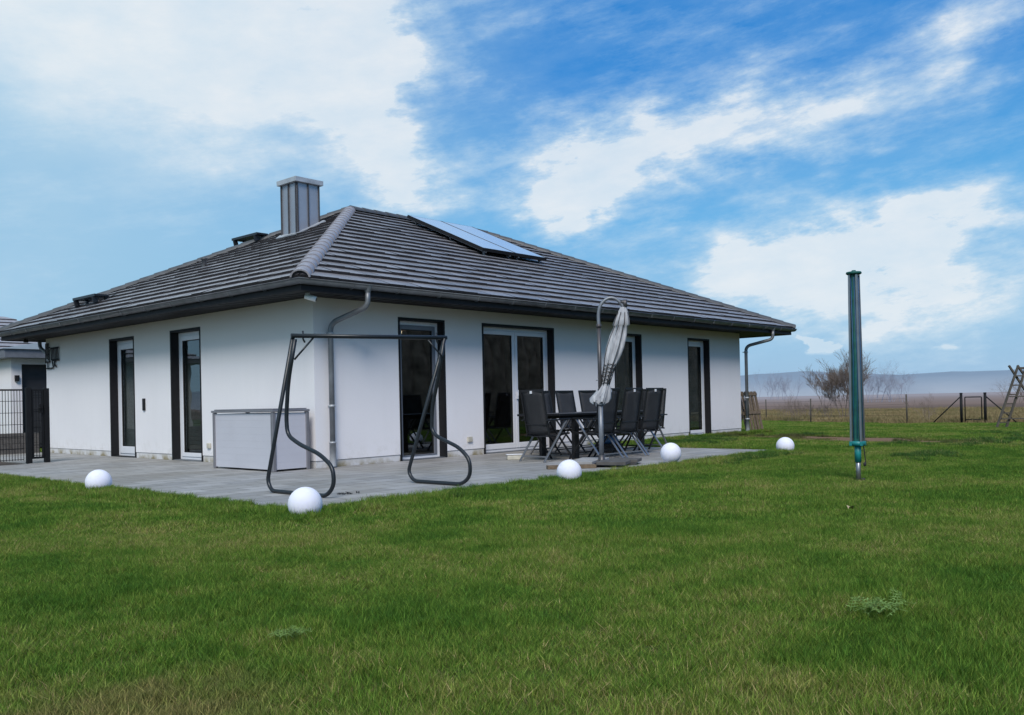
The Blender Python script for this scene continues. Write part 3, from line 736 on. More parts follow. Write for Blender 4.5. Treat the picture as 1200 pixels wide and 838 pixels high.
# ------------------------------------------------------------------ mesh fence and gate beside the house
def meshpanel(name, x0, x1, y, z0, z1, parent, stepx=.05, w=.009):
    mb = MB(); n = int((x1-x0)/stepx)
    for i in range(n+1):
        x = x0+(x1-x0)*i/n; mb.box((x-w/2, y-w/2, z0), (x+w/2, y+w/2, z1))
    for z in [z0+.02, z0+.22, z0+.45, z0+.68, z0+.9, z0+1.12, z1-.02]:
        if z < z1: mb.box((x0, y-w/2-.009, z-.005), (x1, y-w/2-.001, z+.005)); mb.box((x0, y+w/2+.001, z-.005), (x1, y+w/2+.009, z+.005))
    return mb.build(name, M['green_black'], parent)
gt_ = thing('garden_gate', 'dark metal mesh gate leaf between two posts beside the house wall', 'gate', (-1.72, 6.5, 0))
mb = MB(); mb.box((.12, -.04, 0), (.21, .05, 1.42)); mb.box((-.20, -.04, 0), (-.11, .05, 1.43)); mb.build('post', M['green_black'], gt_, bevel=.004)
mb = MB()
for a, b in (((-.10, -.02, .08), (-.07, .02, 1.40)), ((.08, -.02, .08), (.11, .02, 1.40)), ((-.07, -.02, 1.36), (.08, .02, 1.40)), ((-.07, -.02, .08), (.08, .02, .12))): mb.box(a, b)
mb.build('gate_frame', M['green_black'], gt_)
meshpanel('mesh', -.07, .08, 0, .12, 1.36, gt_)
mb = MB(); mb.box((.03, -.05, .95), (.09, -.021, 1.12)); mb.tube([(.06, -.03, 1.05), (.06, -.08, 1.05), (-.02, -.08, 1.05)], .009, 8); mb.build('lock', M['green_black'], gt_)
fn = thing('mesh_fence', 'dark double-wire mesh fence running left from the garden gate', 'fence', (-1.95, 6.5, 0))
meshpanel('mesh', -4.6, -.02, 0, .06, 1.40, fn)
mb = MB(); mb.box((-4.6, -.025, 1.375), (-.02, .025, 1.405)); mb.build('top_rail', M['green_black'], fn)
for x in (-2.4, -4.62):
    mb = MB(); mb.box((x-.03, .012, 0), (x+.03, .06, 1.42)); mb.build('post', M['green_black'], fn)

mb = MB(); rnd_ = random.Random(3)
for r_i in range(4):
    x = -4.6
    while x < -.1:
        L_b = rnd_.uniform(.25, .5); mb.box((x, -.12, .12*r_i), (min(x+L_b-.008, -.1), .12, .12*(r_i+1)-.006)); x += L_b
tag(mb.build('garden_wall', M['darkslab'], loc=(0, 11, 0)), 'low dark dry-stone wall behind the mesh fence at far left', 'garden wall')
# ------------------------------------------------------------------ storage box by the corner
bx_ = thing('storage_box', 'pale garden storage box with grey metal edges against the side wall', 'storage box', (-.10, 0, 0))
x0, x1, y0, y1, zt = -.68, -.02, -.02, 1.72, .92
mb = MB()
for k in range(8):
    za, zb = .03+.85*k/8, .03+.85*(k+1)/8-.0006
    mb.box((x0+.02, y0+.05, za), (x0+.04, y1-.05, zb)); mb.box((x0+.05, y0+.02, za), (x1-.05, y0+.04, zb)); mb.box((x0+.05, y1-.04, za), (x1-.05, y1-.02, zb))
mb.box((x1-.04, y0+.05, .03), (x1-.02, y1-.05, .88))
mb.build('side_panel', M['box'], bx_)
for (x, y) in ((x0, y0), (x1-.06, y0), (x0, y1-.06), (x1-.06, y1-.06)):
    mb = MB(); mb.box((x, y, 0.0), (x+.06, y+.06, .895)); mb.build('corner_profile', M['boxmetal'], bx_, bevel=.01)
mb = MB(); mb.box((x0-.015, y0-.015, .897), (x1+.0, y1+.015, zt+.012)); mb.box((x0+.02, y0+.02, zt+.013), (x1-.03, y1-.02, zt+.03)); mb.build('lid', M['boxmetal'], bx_, bevel=.008)

# ------------------------------------------------------------------ swing frame without seat
sw = thing('swing_frame', 'bare dark tubular garden swing frame without its seat, on the paving', 'swing frame', (-2.55, -2.62, 0))
LF = [(-.58, 1.735), (-.02, .11), (-.10, .0), (-1.15, .0), (-1.28, .12), (-1.26, .31), (-1.04, .44), (-.65, .545), (-.44, .64), (-.42, .82), (-.47, 1.234), (-.62, 1.70)]
RF = [(-1.26, 1.735), (-.55, .11), (-.65, .0), (-1.50, .0), (-1.64, .10), (-1.64, .29), (-1.47, .43), (-1.09, .555), (-1.00, .63), (-1.01, .90), (-1.12, 1.234), (-1.24, 1.70)]
def swing_side(x, prof):
    mb = MB(); mb.tube(bez([(x, y, z+.024) for y, z in prof], .17, 7), .023, 12)
    return mb.build('side_frame', M['black_metal'], sw)
swing_side(0, LF); swing_side(1.67, RF)
mb = MB(); mb.tube([(-.03, -.59, 1.765), (1.70, -1.26, 1.765)], .025, 12); mb.build('top_bar', M['black_metal'], sw)
dv_ = Vector((1.67, -.67, 0)).normalized()
for (x, y0_, sg) in ((0, -.60, 1), (1.67, -1.25, -1)):
    mb = MB(); a = Vector((x, y0_, 1.50)); b = Vector((x, y0_, 1.75)) + dv_*.22*sg; mb.tube([a, b], .011, 8); mb.build('brace', M['black_metal'], sw)
    mb = MB(); c = Vector((x, y0_, 1.79)) + dv_*.10*sg; mb.tube([c+Vector((0, 0, .03)), c+Vector((0, 0, -.06)), c+Vector((0, 0, -.10))+dv_*.02], .010, 8); mb.build('hook', M['black_metal'], sw)

# ------------------------------------------------------------------ globe lamps
def globe():
    o = thing('globe_lamp', 'x', 'globe lamp', group='white globe lamps around the patio')
    r = .155; pr = [(r*math.cos(a), .155+r*math.sin(a)) for a in [R(-80)+R(170)*k/24 for k in range(25)]]; pr[-1] = (.0005, .31)
    mb = MB(); mb.lathe((0, 0, 0), pr, 40); mb.build('globe', M['lampshade'], o)
    mb = MB(); mb.lathe((0, 0, 0), [(.001, -.03), (.055, -.03), (.055, .006), (.001, .006)], 24); mb.build('base', M['lampbase'], o)
    return o
g0 = globe()
spots = [(-3.50, -4.74, 'white globe lamp on the patio corner in front of the swing frame'),
         (.39, -4.72, 'white globe lamp at the patio edge in front of the dining table'),
         (3.24, -4.40, 'white globe lamp on the paving right of the chairs'),
         (6.55, -4.66, 'white globe lamp on the lawn farthest right, beyond the patio'),
         (-3.50, -.37, 'white globe lamp at the far left patio edge near the mesh gate')]
for i, (x, y, lb) in enumerate(spots):
    o = g0 if i == 0 else dup(g0)
    o.location = (x, y, 0.002 if x > -3.35 and y > -4.5 and x < 6.5 else -0.06); o['label'] = lb; o.rotation_euler = (0, 0, i)

# ------------------------------------------------------------------ dining table and chairs
tb = thing('dining_table', 'long dark garden dining table with pale metal edge on the paving', 'table', (4.52, -2.0, 0))
mb = MB(); L2, W2 = 1.52, .46
for k in range(12):
    xa = -L2+.03+(2*L2-.06)*k/12; mb.box((xa+.003, -W2+.03, .738), (xa+(2*L2-.06)/12-.003, W2-.03, .758))
mb.build('tabletop', M['table'], tb)
mb = MB()
for a, b in (((-L2, -W2, .725), (L2, -W2+.029, .76)), ((-L2, W2-.029, .725), (L2, W2, .76)), ((-L2, -W2+.03, .725), (-L2+.029, W2-.03, .76)), ((L2-.029, -W2+.03, .725), (L2, W2-.03, .76))): mb.box(a, b)
mb.box((-L2+.1, -W2+.06, .66), (L2-.1, -W2+.09, .724)); mb.box((-L2+.1, W2-.09, .66), (L2-.1, W2-.06, .724))
mb.build('table_frame', M['chair_frame'], tb, bevel=.004)
for x in (-.98, .98):
    for y in (-.36, .36):
        mb = MB(); mb.box((x-.06, y-.035, 0), (x+.06, y+.035, .724)); mb.build('leg', M['chair_frame'], tb, bevel=.006)
def chair():
    o = thing('garden_chair', 'x', 'chair', group='black folding chairs around the dining table')
    W = .27
    ty = lambda t: (-.20 - .13*t, .42 + .72*t)
    mb = MB()   # back panel: cloth slightly hollow, between the posts
    n = 10; vs = []
    for i in range(n+1):
        t = .02+.96*i/n; y, z = ty(t)
        for j in range(5):
            u = -1+2*j/4; vs.append((u*(W-.03), y - .015*(1-u*u) , z))
    mb.add(vs, [(i*5+j, i*5+j+1, (i+1)*5+j+1, (i+1)*5+j) for i in range(n) for j in range(4)], 0, True)
    bk = mb.build('backrest', M['fabric'], o); so = bk.modifiers.new('t', 'SOLIDIFY'); so.thickness = .008
    mb = MB()
    for s in (-1, 1): mb.bar((s*(W-.015), ty(0)[0], ty(0)[1]), (s*(W-.015), ty(1.02)[0], ty(1.02)[1]), .03, .022, up=(1, 0, 0))
    mb.bar((-W, ty(1.0)[0], ty(1.0)[1]), (W, ty(1.0)[0], ty(1.0)[1]), .02, .045); mb.bar((-W+.03, ty(.24)[0]-.012, ty(.24)[1]), (W-.03, ty(.24)[0]-.012, ty(.24)[1]), .012, .02)
    mb.build('back_frame', M['chair_frame'], o, bevel=.004)
    mb = MB(); y, z = ty(.955); mb.box((-.025, y-.028, z-.012), (.02, y-.018, z+.032)); mb.build('tag', M['white'], o)
    mb = MB(); vs = []
    for i in range(8):
        t = i/7; y = -.22+.45*t; z = .415+.03*t - .02*math.sin(t*math.pi)
        for j in range(5): u = -1+2*j/4; vs.append((u*(W-.03), y, z-.01*(1-u*u)))
    mb.add(vs, [(i*5+j, i*5+j+1, (i+1)*5+j+1, (i+1)*5+j) for i in range(7) for j in range(4)], 0, True)
    st_ = mb.build('seat', M['fabric'], o); so = st_.modifiers.new('t', 'SOLIDIFY'); so.thickness = .01
    mb = MB()
    for s in (-1, 1): mb.bar((s*(W-.015), -.24, .41), (s*(W-.015), .25, .445), .03, .025)
    mb.bar((-W+.01, .24, .44), (W-.01, .24, .44), .025, .025); mb.build('seat_frame', M['chair_frame'], o)
    for s in (-1, 1):
        mb = MB(); mb.bar((s*(W+.02), -.29, .665), (s*(W+.02), .24, .675), .045, .025); mb.build('armrest', M['chair_frame'], o, bevel=.008)
        mb = MB(); mb.bar((s*(W+.016), -.36, 0), (s*(W+.016), .16, .66), .022, .035, up=(1, 0, 0)); mb.build('leg', M['alu'], o, bevel=.004)
        mb = MB(); mb.bar((s*(W-.012), .34, 0), (s*(W-.012), -.19, .64), .022, .035, up=(1, 0, 0)); mb.build('leg', M['chair_frame'], o, bevel=.004)
    mb = MB(); mb.bar((-W-.01, -.29, .085), (W+.01, -.29, .085), .02, .02, up=(0, 0, 1)); mb.build('stretcher', M['alu'], o)
    mb = MB(); mb.bar((-W+.02, .26, .10), (W-.02, .26, .10), .02, .02); mb.build('stretcher', M['chair_frame'], o)
    return o
c0 = chair()
CH = [(2.93, -2.26, -90-8, 'black mesh-back garden chair at the left head of the table, back towards the patio door'),
      (3.64, -2.69, 0, 'black mesh-back chair right behind the parasol pole on the lawn side of the table'),
      (4.29, -2.71, 0, 'black mesh-back chair, middle of the three on the lawn side of the table'),
      (4.95, -2.70, 0, 'black mesh-back chair, rightmost of the three on the lawn side of the table'),
      (4.36, -1.25, 180, 'black garden chair facing the lawn, leftmost of three behind the table'),
      (5.06, -1.26, 180, 'black garden chair facing the lawn, middle of three behind the table'),
      (5.78, -1.25, 180, 'mostly hidden black garden chair, rightmost of three behind the table'),
      (5.98, -2.14, 90, 'black garden chair at the right head of the table beside the open lawn')]
for i, (x, y, a, lb) in enumerate(CH):
    o = c0 if i == 0 else dup(c0)
    o.location = (x, y, 0.001); o.rotation_euler = (0, 0, R(a + random.uniform(-2, 2))); o['label'] = lb
# blue bag beneath the table, ceramic trough near the door, bits on the paving
mb = MB(); bmx = [(0.001, 0), (.13, .0), (.17, .05), (.16, .13), (.09, .19), (.03, .2), (.001, .2)]
mb.lathe((0, 0, 0), bmx, 20); o = tag(mb.build('bag', M['blue'], loc=(5.15, -1.9, .18)), 'small blue bag resting on a crate beneath the table', 'bag')
o.location.z = .161; o.scale = (1.1, .8, .8)
mb = MB()
for k in range(3): mb.box((-.2, -.15, .005+.055*k), (.2, .15, .05+.055*k))
tag(mb.build('crate', M['chair_frame'], loc=(5.15, -1.9, 0)), 'dark low crate under the table carrying the blue bag', 'crate')
tr_ = thing('planter_trough', 'low cream ceramic trough on the paving beside the terrace door', 'trough', (2.84, -1.62, 0), R(-40))
mb = MB(); mb.box((-.14, -.07, .0), (.14, .07, .085)); mb.build('body', M['ceramic'], tr_, bevel=.02, seg=3)
mb = MB(); mb.box((-.15, -.08, .086), (.15, .08, .10)); mb.build('rim', M['white'], tr_, bevel=.006)
mb = MB()
for i in range(26):
    x, y = random.gauss(0, .09), random.gauss(0, .035); a = random.random()*6; l = random.uniform(.015, .04)
    mb.bar((x, y, .004), (x+l*math.cos(a), y+l*math.sin(a), .008+random.random()*.012), .010, .004)
tag(mb.build('chain', M['net'], loc=(-2.62, -3.35+.0, 0.0)), 'small heap of dark chain links on the paving beside the swing frame', 'chain').location = (-2.17, -3.62, 0)

# ------------------------------------------------------------------ cantilever parasol, closed
pa = thing('parasol', 'closed pale grey cantilever parasol with curved arm standing on concrete slabs', 'parasol', (2.545, -3.63, 0))
ux, uy = .67, -.742
def pp(u, z, w=0): return Vector((ux*u + .742*w, uy*u + .67*w, z))
mb = MB(); mb.tube([pp(0, .05), pp(.0, .92)], .036, 14); mb.build('lower_pole', M['steel_grey'], pa)
mb = MB(); mb.tube([pp(0, .90), pp(0, 2.08)], .029, 14); mb.lathe(pp(0, 2.06), [(.03, 0), (.04, 0), (.04, .05), (.03, .05)], 14); mb.build('upper_pole', M['bronze'], pa)
mb = MB(); arc = [pp(0, 2.08), pp(0.0, 2.28), pp(.05, 2.42), pp(.16, 2.50), pp(.27, 2.48), pp(.35, 2.40), pp(.37, 2.34)]
cv = []
for i in range(len(arc)-1):
    p0 = arc[max(0, i-1)]; p1 = arc[i]; p2 = arc[i+1]; p3 = arc[min(len(arc)-1, i+2)]
    for k in range(6):
        t = k/6; cv.append(.5*((2*p1)+(p2-p0)*t+(2*p0-5*p1+4*p2-p3)*t*t+(3*p1-p0-3*p2+p3)*t**3))
cv.append(arc[-1]); mb.tube(cv, .025, 12); mb.build('arm', M['steel_grey'], pa)
mb = MB(); mb.tube([pp(.33, 2.43), pp(.42, 2.44)], .03, 12); mb.tube([pp(.40, 2.47), pp(.40, 2.36)], .035, 12); mb.build('hub', M['bronze'], pa)
# cloth: pleated loft along a slanting axis
axis = [(.375, 2.36, .045), (.365, 2.28, .075), (.35, 2.19, .105), (.335, 2.09, .125), (.332, 2.075, .100), (.29, 1.93, .125), (.24, 1.76, .135), (.19, 1.60, .12), (.145, 1.46, .085), (.11, 1.34, .062), (.08, 1.22, .058), (.05, 1.12, .085), (.01, 1.04, .115), (-.01, .98, .13), (-.02, .93, .12)]
mb = MB(); n = 44; vs = []
for i, (u, z, r) in enumerate(axis):
    for j in range(n):
        a = 2*math.pi*j/n
        pl = 1 + .22*math.sin(a*8+.6*math.sin(i*.7)) + .10*math.sin(a*13+i*.5)
        if i >= 11: pl *= 1 + .25*math.sin(a*5+1)
        rr_ = r*pl*.86
        vs.append(pp(u + rr_*math.cos(a), z + (.02*math.sin(a*8) if i > 12 else 0), rr_*math.sin(a)*.8))
mb.add(vs, [(i*n+j, i*n+(j+1) % n, (i+1)*n+(j+1) % n, (i+1)*n+j) for i in range(len(axis)-1) for j in range(n)], 0, True)
cp = mb.build('canopy', M['cloth'], pa)
for j in range(8):   # folded ribs lying on the cloth
    a = 2*math.pi*j/8 + .3; mb = MB()
    pts = []
    for (u, z, r) in axis[1:11]: pts.append(pp(u + (r*.98)*math.cos(a), z, r*.98*math.sin(a)*.8))
    mb.tube(pts, .007, 6); mb.build('rib', M['bronze'], pa)
mb = MB()  # struts and cord bundle around the narrow waist
for k in range(6):
    z = 1.50 - k*.055; u = .155-(1.50-z)*.28; r = .092-.006*k
    ring = [pp(u + r*math.cos(t*2*math.pi/14), z+.012*math.sin(t*2), r*.85*math.sin(t*2*math.pi/14)) for t in range(14)]
    mb.tube(ring, .006, 6, closed=True)
for t in range(6):
    a = t*math.pi/3; mb.tube([pp(.16+.09*math.cos(a), 1.52, .08*math.sin(a)), pp(.075+.065*math.cos(a), 1.20, .06*math.sin(a))], .007, 6)
mb.build('strap', M['net'], pa)
mb = MB(); mb.box((-.05, -.05, .90), (.05, .05, 1.03)); mb.tube([(-.05, 0, .97), (-.11, .0, .97), (-.11, 0, .88)], .009, 8); mb.tube([pp(-.06, 1.27), pp(.06, 1.27)], .01, 8); mb.build('crank', M['steel_grey'], pa, bevel=.01)
mb = MB()
for a in (25, 115): 
    d = Vector((math.cos(R(a)), math.sin(R(a)), 0))*.52; mb.bar(-d+Vector((0, 0, .02)), d+Vector((0, 0, .02)), .05, .03)
mb.lathe((0, 0, .03), [(.05, 0), (.05, .12), (.038, .12)], 14)
mb.build('base_cross', M['bronze'], pa)
k = 0
for (x, y, z, a, mt_, lb) in ((-.30, .16, .036, 25, 'concrete', 'pale concrete slab weighing the parasol foot on its left'), (.18, .30, .036, 25, 'concrete', 'pale concrete slab weighing the parasol foot on the wall side'),
                          (.33, -.20, .036, 25, 'darkslab', 'dark slab weighing the parasol foot on its right'), (-.16, -.33, .036, 25, 'darkslab', 'dark slab weighing the parasol foot on the lawn side'),):
    mb = MB(); mb.box((-.215, -.215, 0), (.215, .215, .045)); o = tag(mb.build('paving_slab', M[mt_], bevel=.004), lb, 'slab', 'slabs on the parasol foot')
    o.location = (2.545+x, -3.63+y, z); o.rotation_euler = (0, 0, R(a))
mb = MB(); mb.box((-.35, -.09, 0), (.35, .09, .05)); o = tag(mb.build('timber_board', M['wood'], bevel=.004), 'short weathered board lying left of the parasol foot behind the globe lamp', 'board')
o.location = (1.82, -3.62, .001); o.rotation_euler = (0, 0, R(-42))

# ------------------------------------------------------------------ rotary clothes dryer, folded
dr = thing('rotary_clothes_dryer', 'folded rotary clothes dryer with teal sleeve and dark green cover standing in the lawn', 'clothes dryer', (2.04, -7.66, -.02))
mb = MB(); mb.tube([(0, 0, -.05), (0, 0, .30)], .027, 16); mb.build('mast', M['alu'], dr)
mb = MB(); mb.tube([(0, 0, .22), (0, 0, .43)], .036, 16); mb.lathe((0, 0, .40), [(.036, 0), (.085, .02), (.085, .06), (.03, .065)], 12); mb.build('sleeve', M['teal'], dr)
mb = MB(); n = 22; vs = []
zs = [.46, .7, 1.0, 1.4, 1.8, 2.1, 2.39]; r_ = [.048, .052, .052, .05, .047, .043, .040]
for i, (z, r) in enumerate(zip(zs, r_)):
    for j in range(n):
        a = 2*math.pi*j/n; rr_ = r*(1+.12*math.sin(a*5+i)); vs.append((rr_*math.cos(a), rr_*math.sin(a), z))
mb.add(vs, [(i*n+j, i*n+(j+1) % n, (i+1)*n+(j+1) % n, (i+1)*n+j) for i in range(len(zs)-1) for j in range(n)], 0, True); mb.build('cover', M['dgreen'], dr)
for k in range(4):
    a = R(50+90*k + (0)); mb = MB(); mb.bar((.078*math.cos(a), .078*math.sin(a), .45), (.058*math.cos(a), .058*math.sin(a), 2.38), .022, .022); o = mb.build('arm', M['alu'], dr)
    mb = MB(); mb.box((-.016, -.016, 0), (.016, .016, .05)); o2 = mb.build('arm_cap', M['teal'], o, loc=(.083*math.cos(a), .083*math.sin(a), .41), bevel=.005)
mb = MB()
for k in range(8):
    a = R(20+45*k); r = .062; mb.tube([(r*math.cos(a), r*math.sin(a), .5), (r*.9*math.cos(a+.3), r*.9*math.sin(a+.3), 1.4), (r*.75*math.cos(a), r*.75*math.sin(a), 2.35)], .0035, 5)
mb.build('clothes_line', M['blue'], dr)
mb = MB(); mb.lathe((0, 0, 2.385), [(.001, 0), (.075, 0), (.088, .012), (.082, .03), (.03, .035), (.02, .05), (.001, .05)], 16); mb.build('head', M['dgreen'], dr)
mb = MB(); mb.tube([(.03, -.05, .44), (.05, -.06, .30), (.07, -.06, .21), (.05, -.05, .19)], .006, 6); mb.lathe((.055, -.055, .17), [(.001, 0), (.018, .01), (.018, .04), (.001, .05)], 8); mb.build('cord', M['net'], dr)
mb = MB(); mb.lathe((.06, -.03, -.02), [(.001, 0), (.025, 0), (.025, .05), (.001, .055)], 10); mb.build('ground_peg', M['net'], dr)

# ------------------------------------------------------------------ pallet leaning on the end wall
pl_ = thing('wooden_pallet', 'weathered wooden pallet standing tilted beside the far downpipe of the house', 'pallet', (14.46, -.14, gz(14.4, 0)-.02))
ang = math.atan2(.24, 1.17); mtx = Matrix.Rotation(-ang, 4, 'X')
mb = MB()
for x in (-.37, -.185, .0, .185, .37): mb.box((x-.055, -.012, 0), (x+.055, .010, 1.2), 0, mtx)
mb.build('deck_board', M['wood'], pl_)
mb = MB()
for z in (.0, .56, 1.08): mb.box((-.415, -.036, z), (.415, -.013, z+.085), 0, mtx)
mb.build('cross_board', M['wood'], pl_)
mb = MB()
for z in (.0, .56, 1.08):
    for x in (-.40, -.05, .30): mb.box((x, .011, z), (x+.10, .085, z+.09), 0, mtx)
mb.build('block', M['wood'], pl_)
mb = MB()
for x in (-.40, -.05, .30): mb.box((x, .086, 0.0), (x+.10, .107, 1.2), 0, mtx)
mb.build('skid', M['darkwood'], pl_)
mb = MB(); mb.bar((0, .60, 0), (0, .28, .98), .06, .04); mb.build('prop', M['wood'], pl_)

# ------------------------------------------------------------------ boundary: posts, gate, climbing frame
fence = thing('wire_fence', 'low wire fence with thin dark posts between the lawn and the dry meadow', 'fence', (27.8, 2.4, 0))
base = Vector((27.8, 2.4, 0))
FP = [(41, 14.2), (34.5, 9.44), (28.5, 4.46), (25.62, -.45), (25.25, -3.16-2.4), (25.1, -8), (25.0, -11)]
tops = []
for (x, y) in FP:
    z = gz(x, y); mb = MB(); h = 1.02 + random.uniform(-.05, .05); lx, ly = random.uniform(-.03, .03), random.uniform(-.03, .03)
    mb.tube([Vector((x, y, z-.1))-base, Vector((x+lx, y+ly, z+h))-base], .028, 7); mb.build('post', M['darkwood'], fence); tops.append(Vector((x, y, z)))
for a, b in list(zip(tops, tops[1:])):
    if abs(a.y+.45) < .1: continue
    mb = MB()
    for hz in (.12, .3, .5, .7, .9): mb.tube([a-base+Vector((0, 0, hz)), (a+b)/2-base+Vector((0, 0, hz-.02)), b-base+Vector((0, 0, hz))], .0035, 4)
    mb.build('wire', M['green_black'], fence)
fg = thing('field_gate', 'small dark tubular gate with braced posts in the boundary fence', 'gate', (25.3, -2.7, gz(25.3, -2.7)))
for (y, s) in ((.32, 1), (-.44, -1)):
    mb = MB(); mb.tube([(0, y, -.1), (0, y, 1.02)], .045, 10); mb.lathe((0, y, 1.02), [(.05, 0), (.05, .03), (.001, .035)], 10); mb.build('post', M['green_black'], fg)
    mb = MB(); mb.tube([(0, y+s*.04, .90), (.05, y+s*.98, -.02)], .02, 8); mb.build('brace', M['green_black'], fg)
mb = MB(); mb.tube(bez([(0, .20, .05), (0, .20, .90), (0, -.33, .90), (0, -.33, .05)], .03, 4), .018, 8); mb.tube([(0, .20, .12), (0, -.33, .12)], .015, 8)
mb.build('gate_leaf', M['green_black'], fg)
cf_ = thing('climbing_frame', 'weathered wooden A-shaped ladder frame at the right edge of the lawn', 'climbing frame', (19.54, -4.88, gz(19.5, -5)))
# two ladders leaning together, crossing at the top; ladder plane faces the house
rx, ry = .67, -.742
def cfp(u, z, w=0): return Vector((rx*u + .742*w, ry*u + .67*w, z))
for (u0, u1, w, nm) in ((0.0, .66, 0, 'ladder_rail'), (.27, .90, 0, 'ladder_rail')):
    mb = MB(); mb.bar(cfp(u0, 0, w), cfp(u1-.02, 1.72, w), .06, .05); mb.build(nm, M['darkwood'], cf_, bevel=.006)
for (u0, u1, w) in ((1.5, .42, .07), (1.8, .66, .07)):
    mb = MB(); mb.bar(cfp(u0, 0, w), cfp(u1, 1.74, w), .06, .05); mb.build('support_rail', M['darkwood'], cf_, bevel=.006)
for i in range(6):
    z = .12 + i*.26; t = z/1.72; mb = MB(); mb.bar(cfp(.66*t, z+.02, 0), cfp(.27+.63*t, z+.02, 0), .035, .035); mb.build('rung', M['darkwood'], cf_)
mb = MB(); mb.bar(cfp(.10, .24, -.05), cfp(3.2, .24, -.05), .07, .03); mb.bar(cfp(.36, .86, -.05), cfp(3.2, .86, -.05), .06, .03); mb.bar(cfp(.70, 1.66, .1), cfp(3.3, 1.66, .1), .06, .06); mb.build('cross_beam', M['darkwood'], cf_)
for (u0, u1, w) in ((2.5, 3.2, -.2), (3.9, 3.1, -.16)):
    mb = MB(); mb.bar(cfp(u0, 0, w), cfp(u1, 1.72, w), .06, .05); mb.build('support_rail', M['darkwood'], cf_, bevel=.006)

# ------------------------------------------------------------------ bare shrubs and trees
def grow(base_pts, H, spread, levels, seed, r0, nb=3):
    rnd = random.Random(seed); trunk = MB(); crown = MB()
    def br(p, d, L, r, lv):
        n = 3; pts = [p]; q = p; dd = d
        for i in range(n):
            dd = (dd + Vector((rnd.gauss(0, .12), rnd.gauss(0, .12), rnd.gauss(.03, .06)))).normalized(); q = q + dd*L/n; pts.append(q)
        rs = [r*(1-.5*i/n) for i in range(n+1)]
        (trunk if lv == 0 else crown).tube(pts, rs, 5 if lv < 2 else 3, caps=False)
        if lv >= levels: return
        for k in range(nb + (1 if lv == 1 else 0)):
            t = rnd.uniform(.35, 1.0); i = min(n-1, int(t*n)); f = t*n-i; a = pts[i].lerp(pts[i+1], f)
            ax = Vector((rnd.gauss(0, 1), rnd.gauss(0, 1), rnd.gauss(0, .35))).normalized()
            nd = (dd + ax*spread).normalized(); br(a, nd, L*rnd.uniform(.5, .78), max(r*.5, .0025), lv+1)
    for (x, y, dx, dy, s) in base_pts: br(Vector((x, y, -.05)), Vector((dx, dy, 1)).normalized(), H*s, r0*s, 0)
    return trunk, crown
def baretree(label, cat, loc, H, stems, spread, levels, seed, r0, mats, name='bare_shrub', nb=3, group=None, base_r=.3, lean=.22):
    rnd = random.Random(seed+5)
    bp = [(rnd.gauss(0, base_r), rnd.gauss(0, base_r), rnd.gauss(0, lean), rnd.gauss(0, lean), rnd.uniform(.42, .62)) for _ in range(stems)]
    t, c = grow(bp, H, spread, levels, seed, r0, nb)
    o = thing(name, label, cat, (loc[0], loc[1], gz(loc[0], loc[1])), group=group)
    t.build('trunk', mats[0], o); c.build('crown', mats[1], o); return o
baretree('bare many-stemmed shrub with pale brown twigs behind the boundary fence', 'shrub', (34.3, 5.3), 2.45, 11, .34, 5, 3, .03, (M['bark'], M['twig']), base_r=.24, nb=4, lean=.10)
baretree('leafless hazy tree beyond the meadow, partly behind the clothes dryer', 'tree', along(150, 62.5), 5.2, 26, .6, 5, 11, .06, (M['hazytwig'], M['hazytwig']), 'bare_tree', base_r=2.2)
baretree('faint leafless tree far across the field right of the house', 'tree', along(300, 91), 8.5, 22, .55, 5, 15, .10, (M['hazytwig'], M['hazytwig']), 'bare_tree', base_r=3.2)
baretree('leafless tree with spreading twigs behind the wooden ladder frame', 'tree', along(105, 59.5), 3.4, 9, .8, 4, 19, .05, (M['twig'], M['twig']), 'bare_tree', base_r=.5)
baretree('low leafless bush at the fence left of the field gate', 'shrub', (25.9, -1.05), 1.0, 6, .6, 3, 23, .012, (M['bark'], M['twig']), base_r=.18)
for i, (x, y, h) in enumerate(((30.3, 5.3, 1.3), (31.8, 6.5, 1.2), (33.0, 6.4, 1.1), (35.4, 6.6, 1.0), (35.2, 8.6, 1.2))):
    lb = ['sparse reddish stems by the fence, nearest to the bare shrub on its left', 'thin dry stems between two fence posts right of the pallet', 'dense brown tangle at the foot of the bare shrub', 'brown brushwood just right of the bare shrub', 'dry stems farthest left along the meadow edge'][i]
    baretree(lb, 'shrub', (x, y), h*.8, 10, .35, 3, 40+i, .007, (M['twig'], M['twig']), 'dry_brush', group='dry brush along the boundary fence', base_r=.5)
# trees on the plots behind the photographer: seen only as dark shapes in the window panes
for i, (x, y, h) in enumerate(((9, -26, 8), (15, -24, 7), (21, -27, 9), (27, -24, 7.5), (33, -28, 8.5), (16, -33, 10), (39, -26, 8))):
    baretree('bare garden tree on the plot opposite the terrace, tree %s in the row' % ['nearest', 'second', 'third', 'fourth', 'fifth', 'rearmost', 'farthest'][i], 'tree', (x, y), h, 5, .6, 4, 60+i, .12, (M['bark'], M['twig']), 'garden_tree', group='garden trees opposite the terrace', base_r=.5, nb=4)
hd = MB()
for i in range(60):
    x = 0+i*.95; z = 5.6+1.3*mn.noise(Vector((i*.4, 0, 0))); hd.lathe((x, -21+.3*mn.noise(Vector((i, 5, 0))), -.1), [(.5, 0), (.8, .8), (.75, z*.55), (.5, z*.8), (.2, z), (.01, z+.1)], 7)
tag(hd.build('hedge', M['hedge']), 'tall brown winter hedge on the plot opposite the terrace', 'hedge')

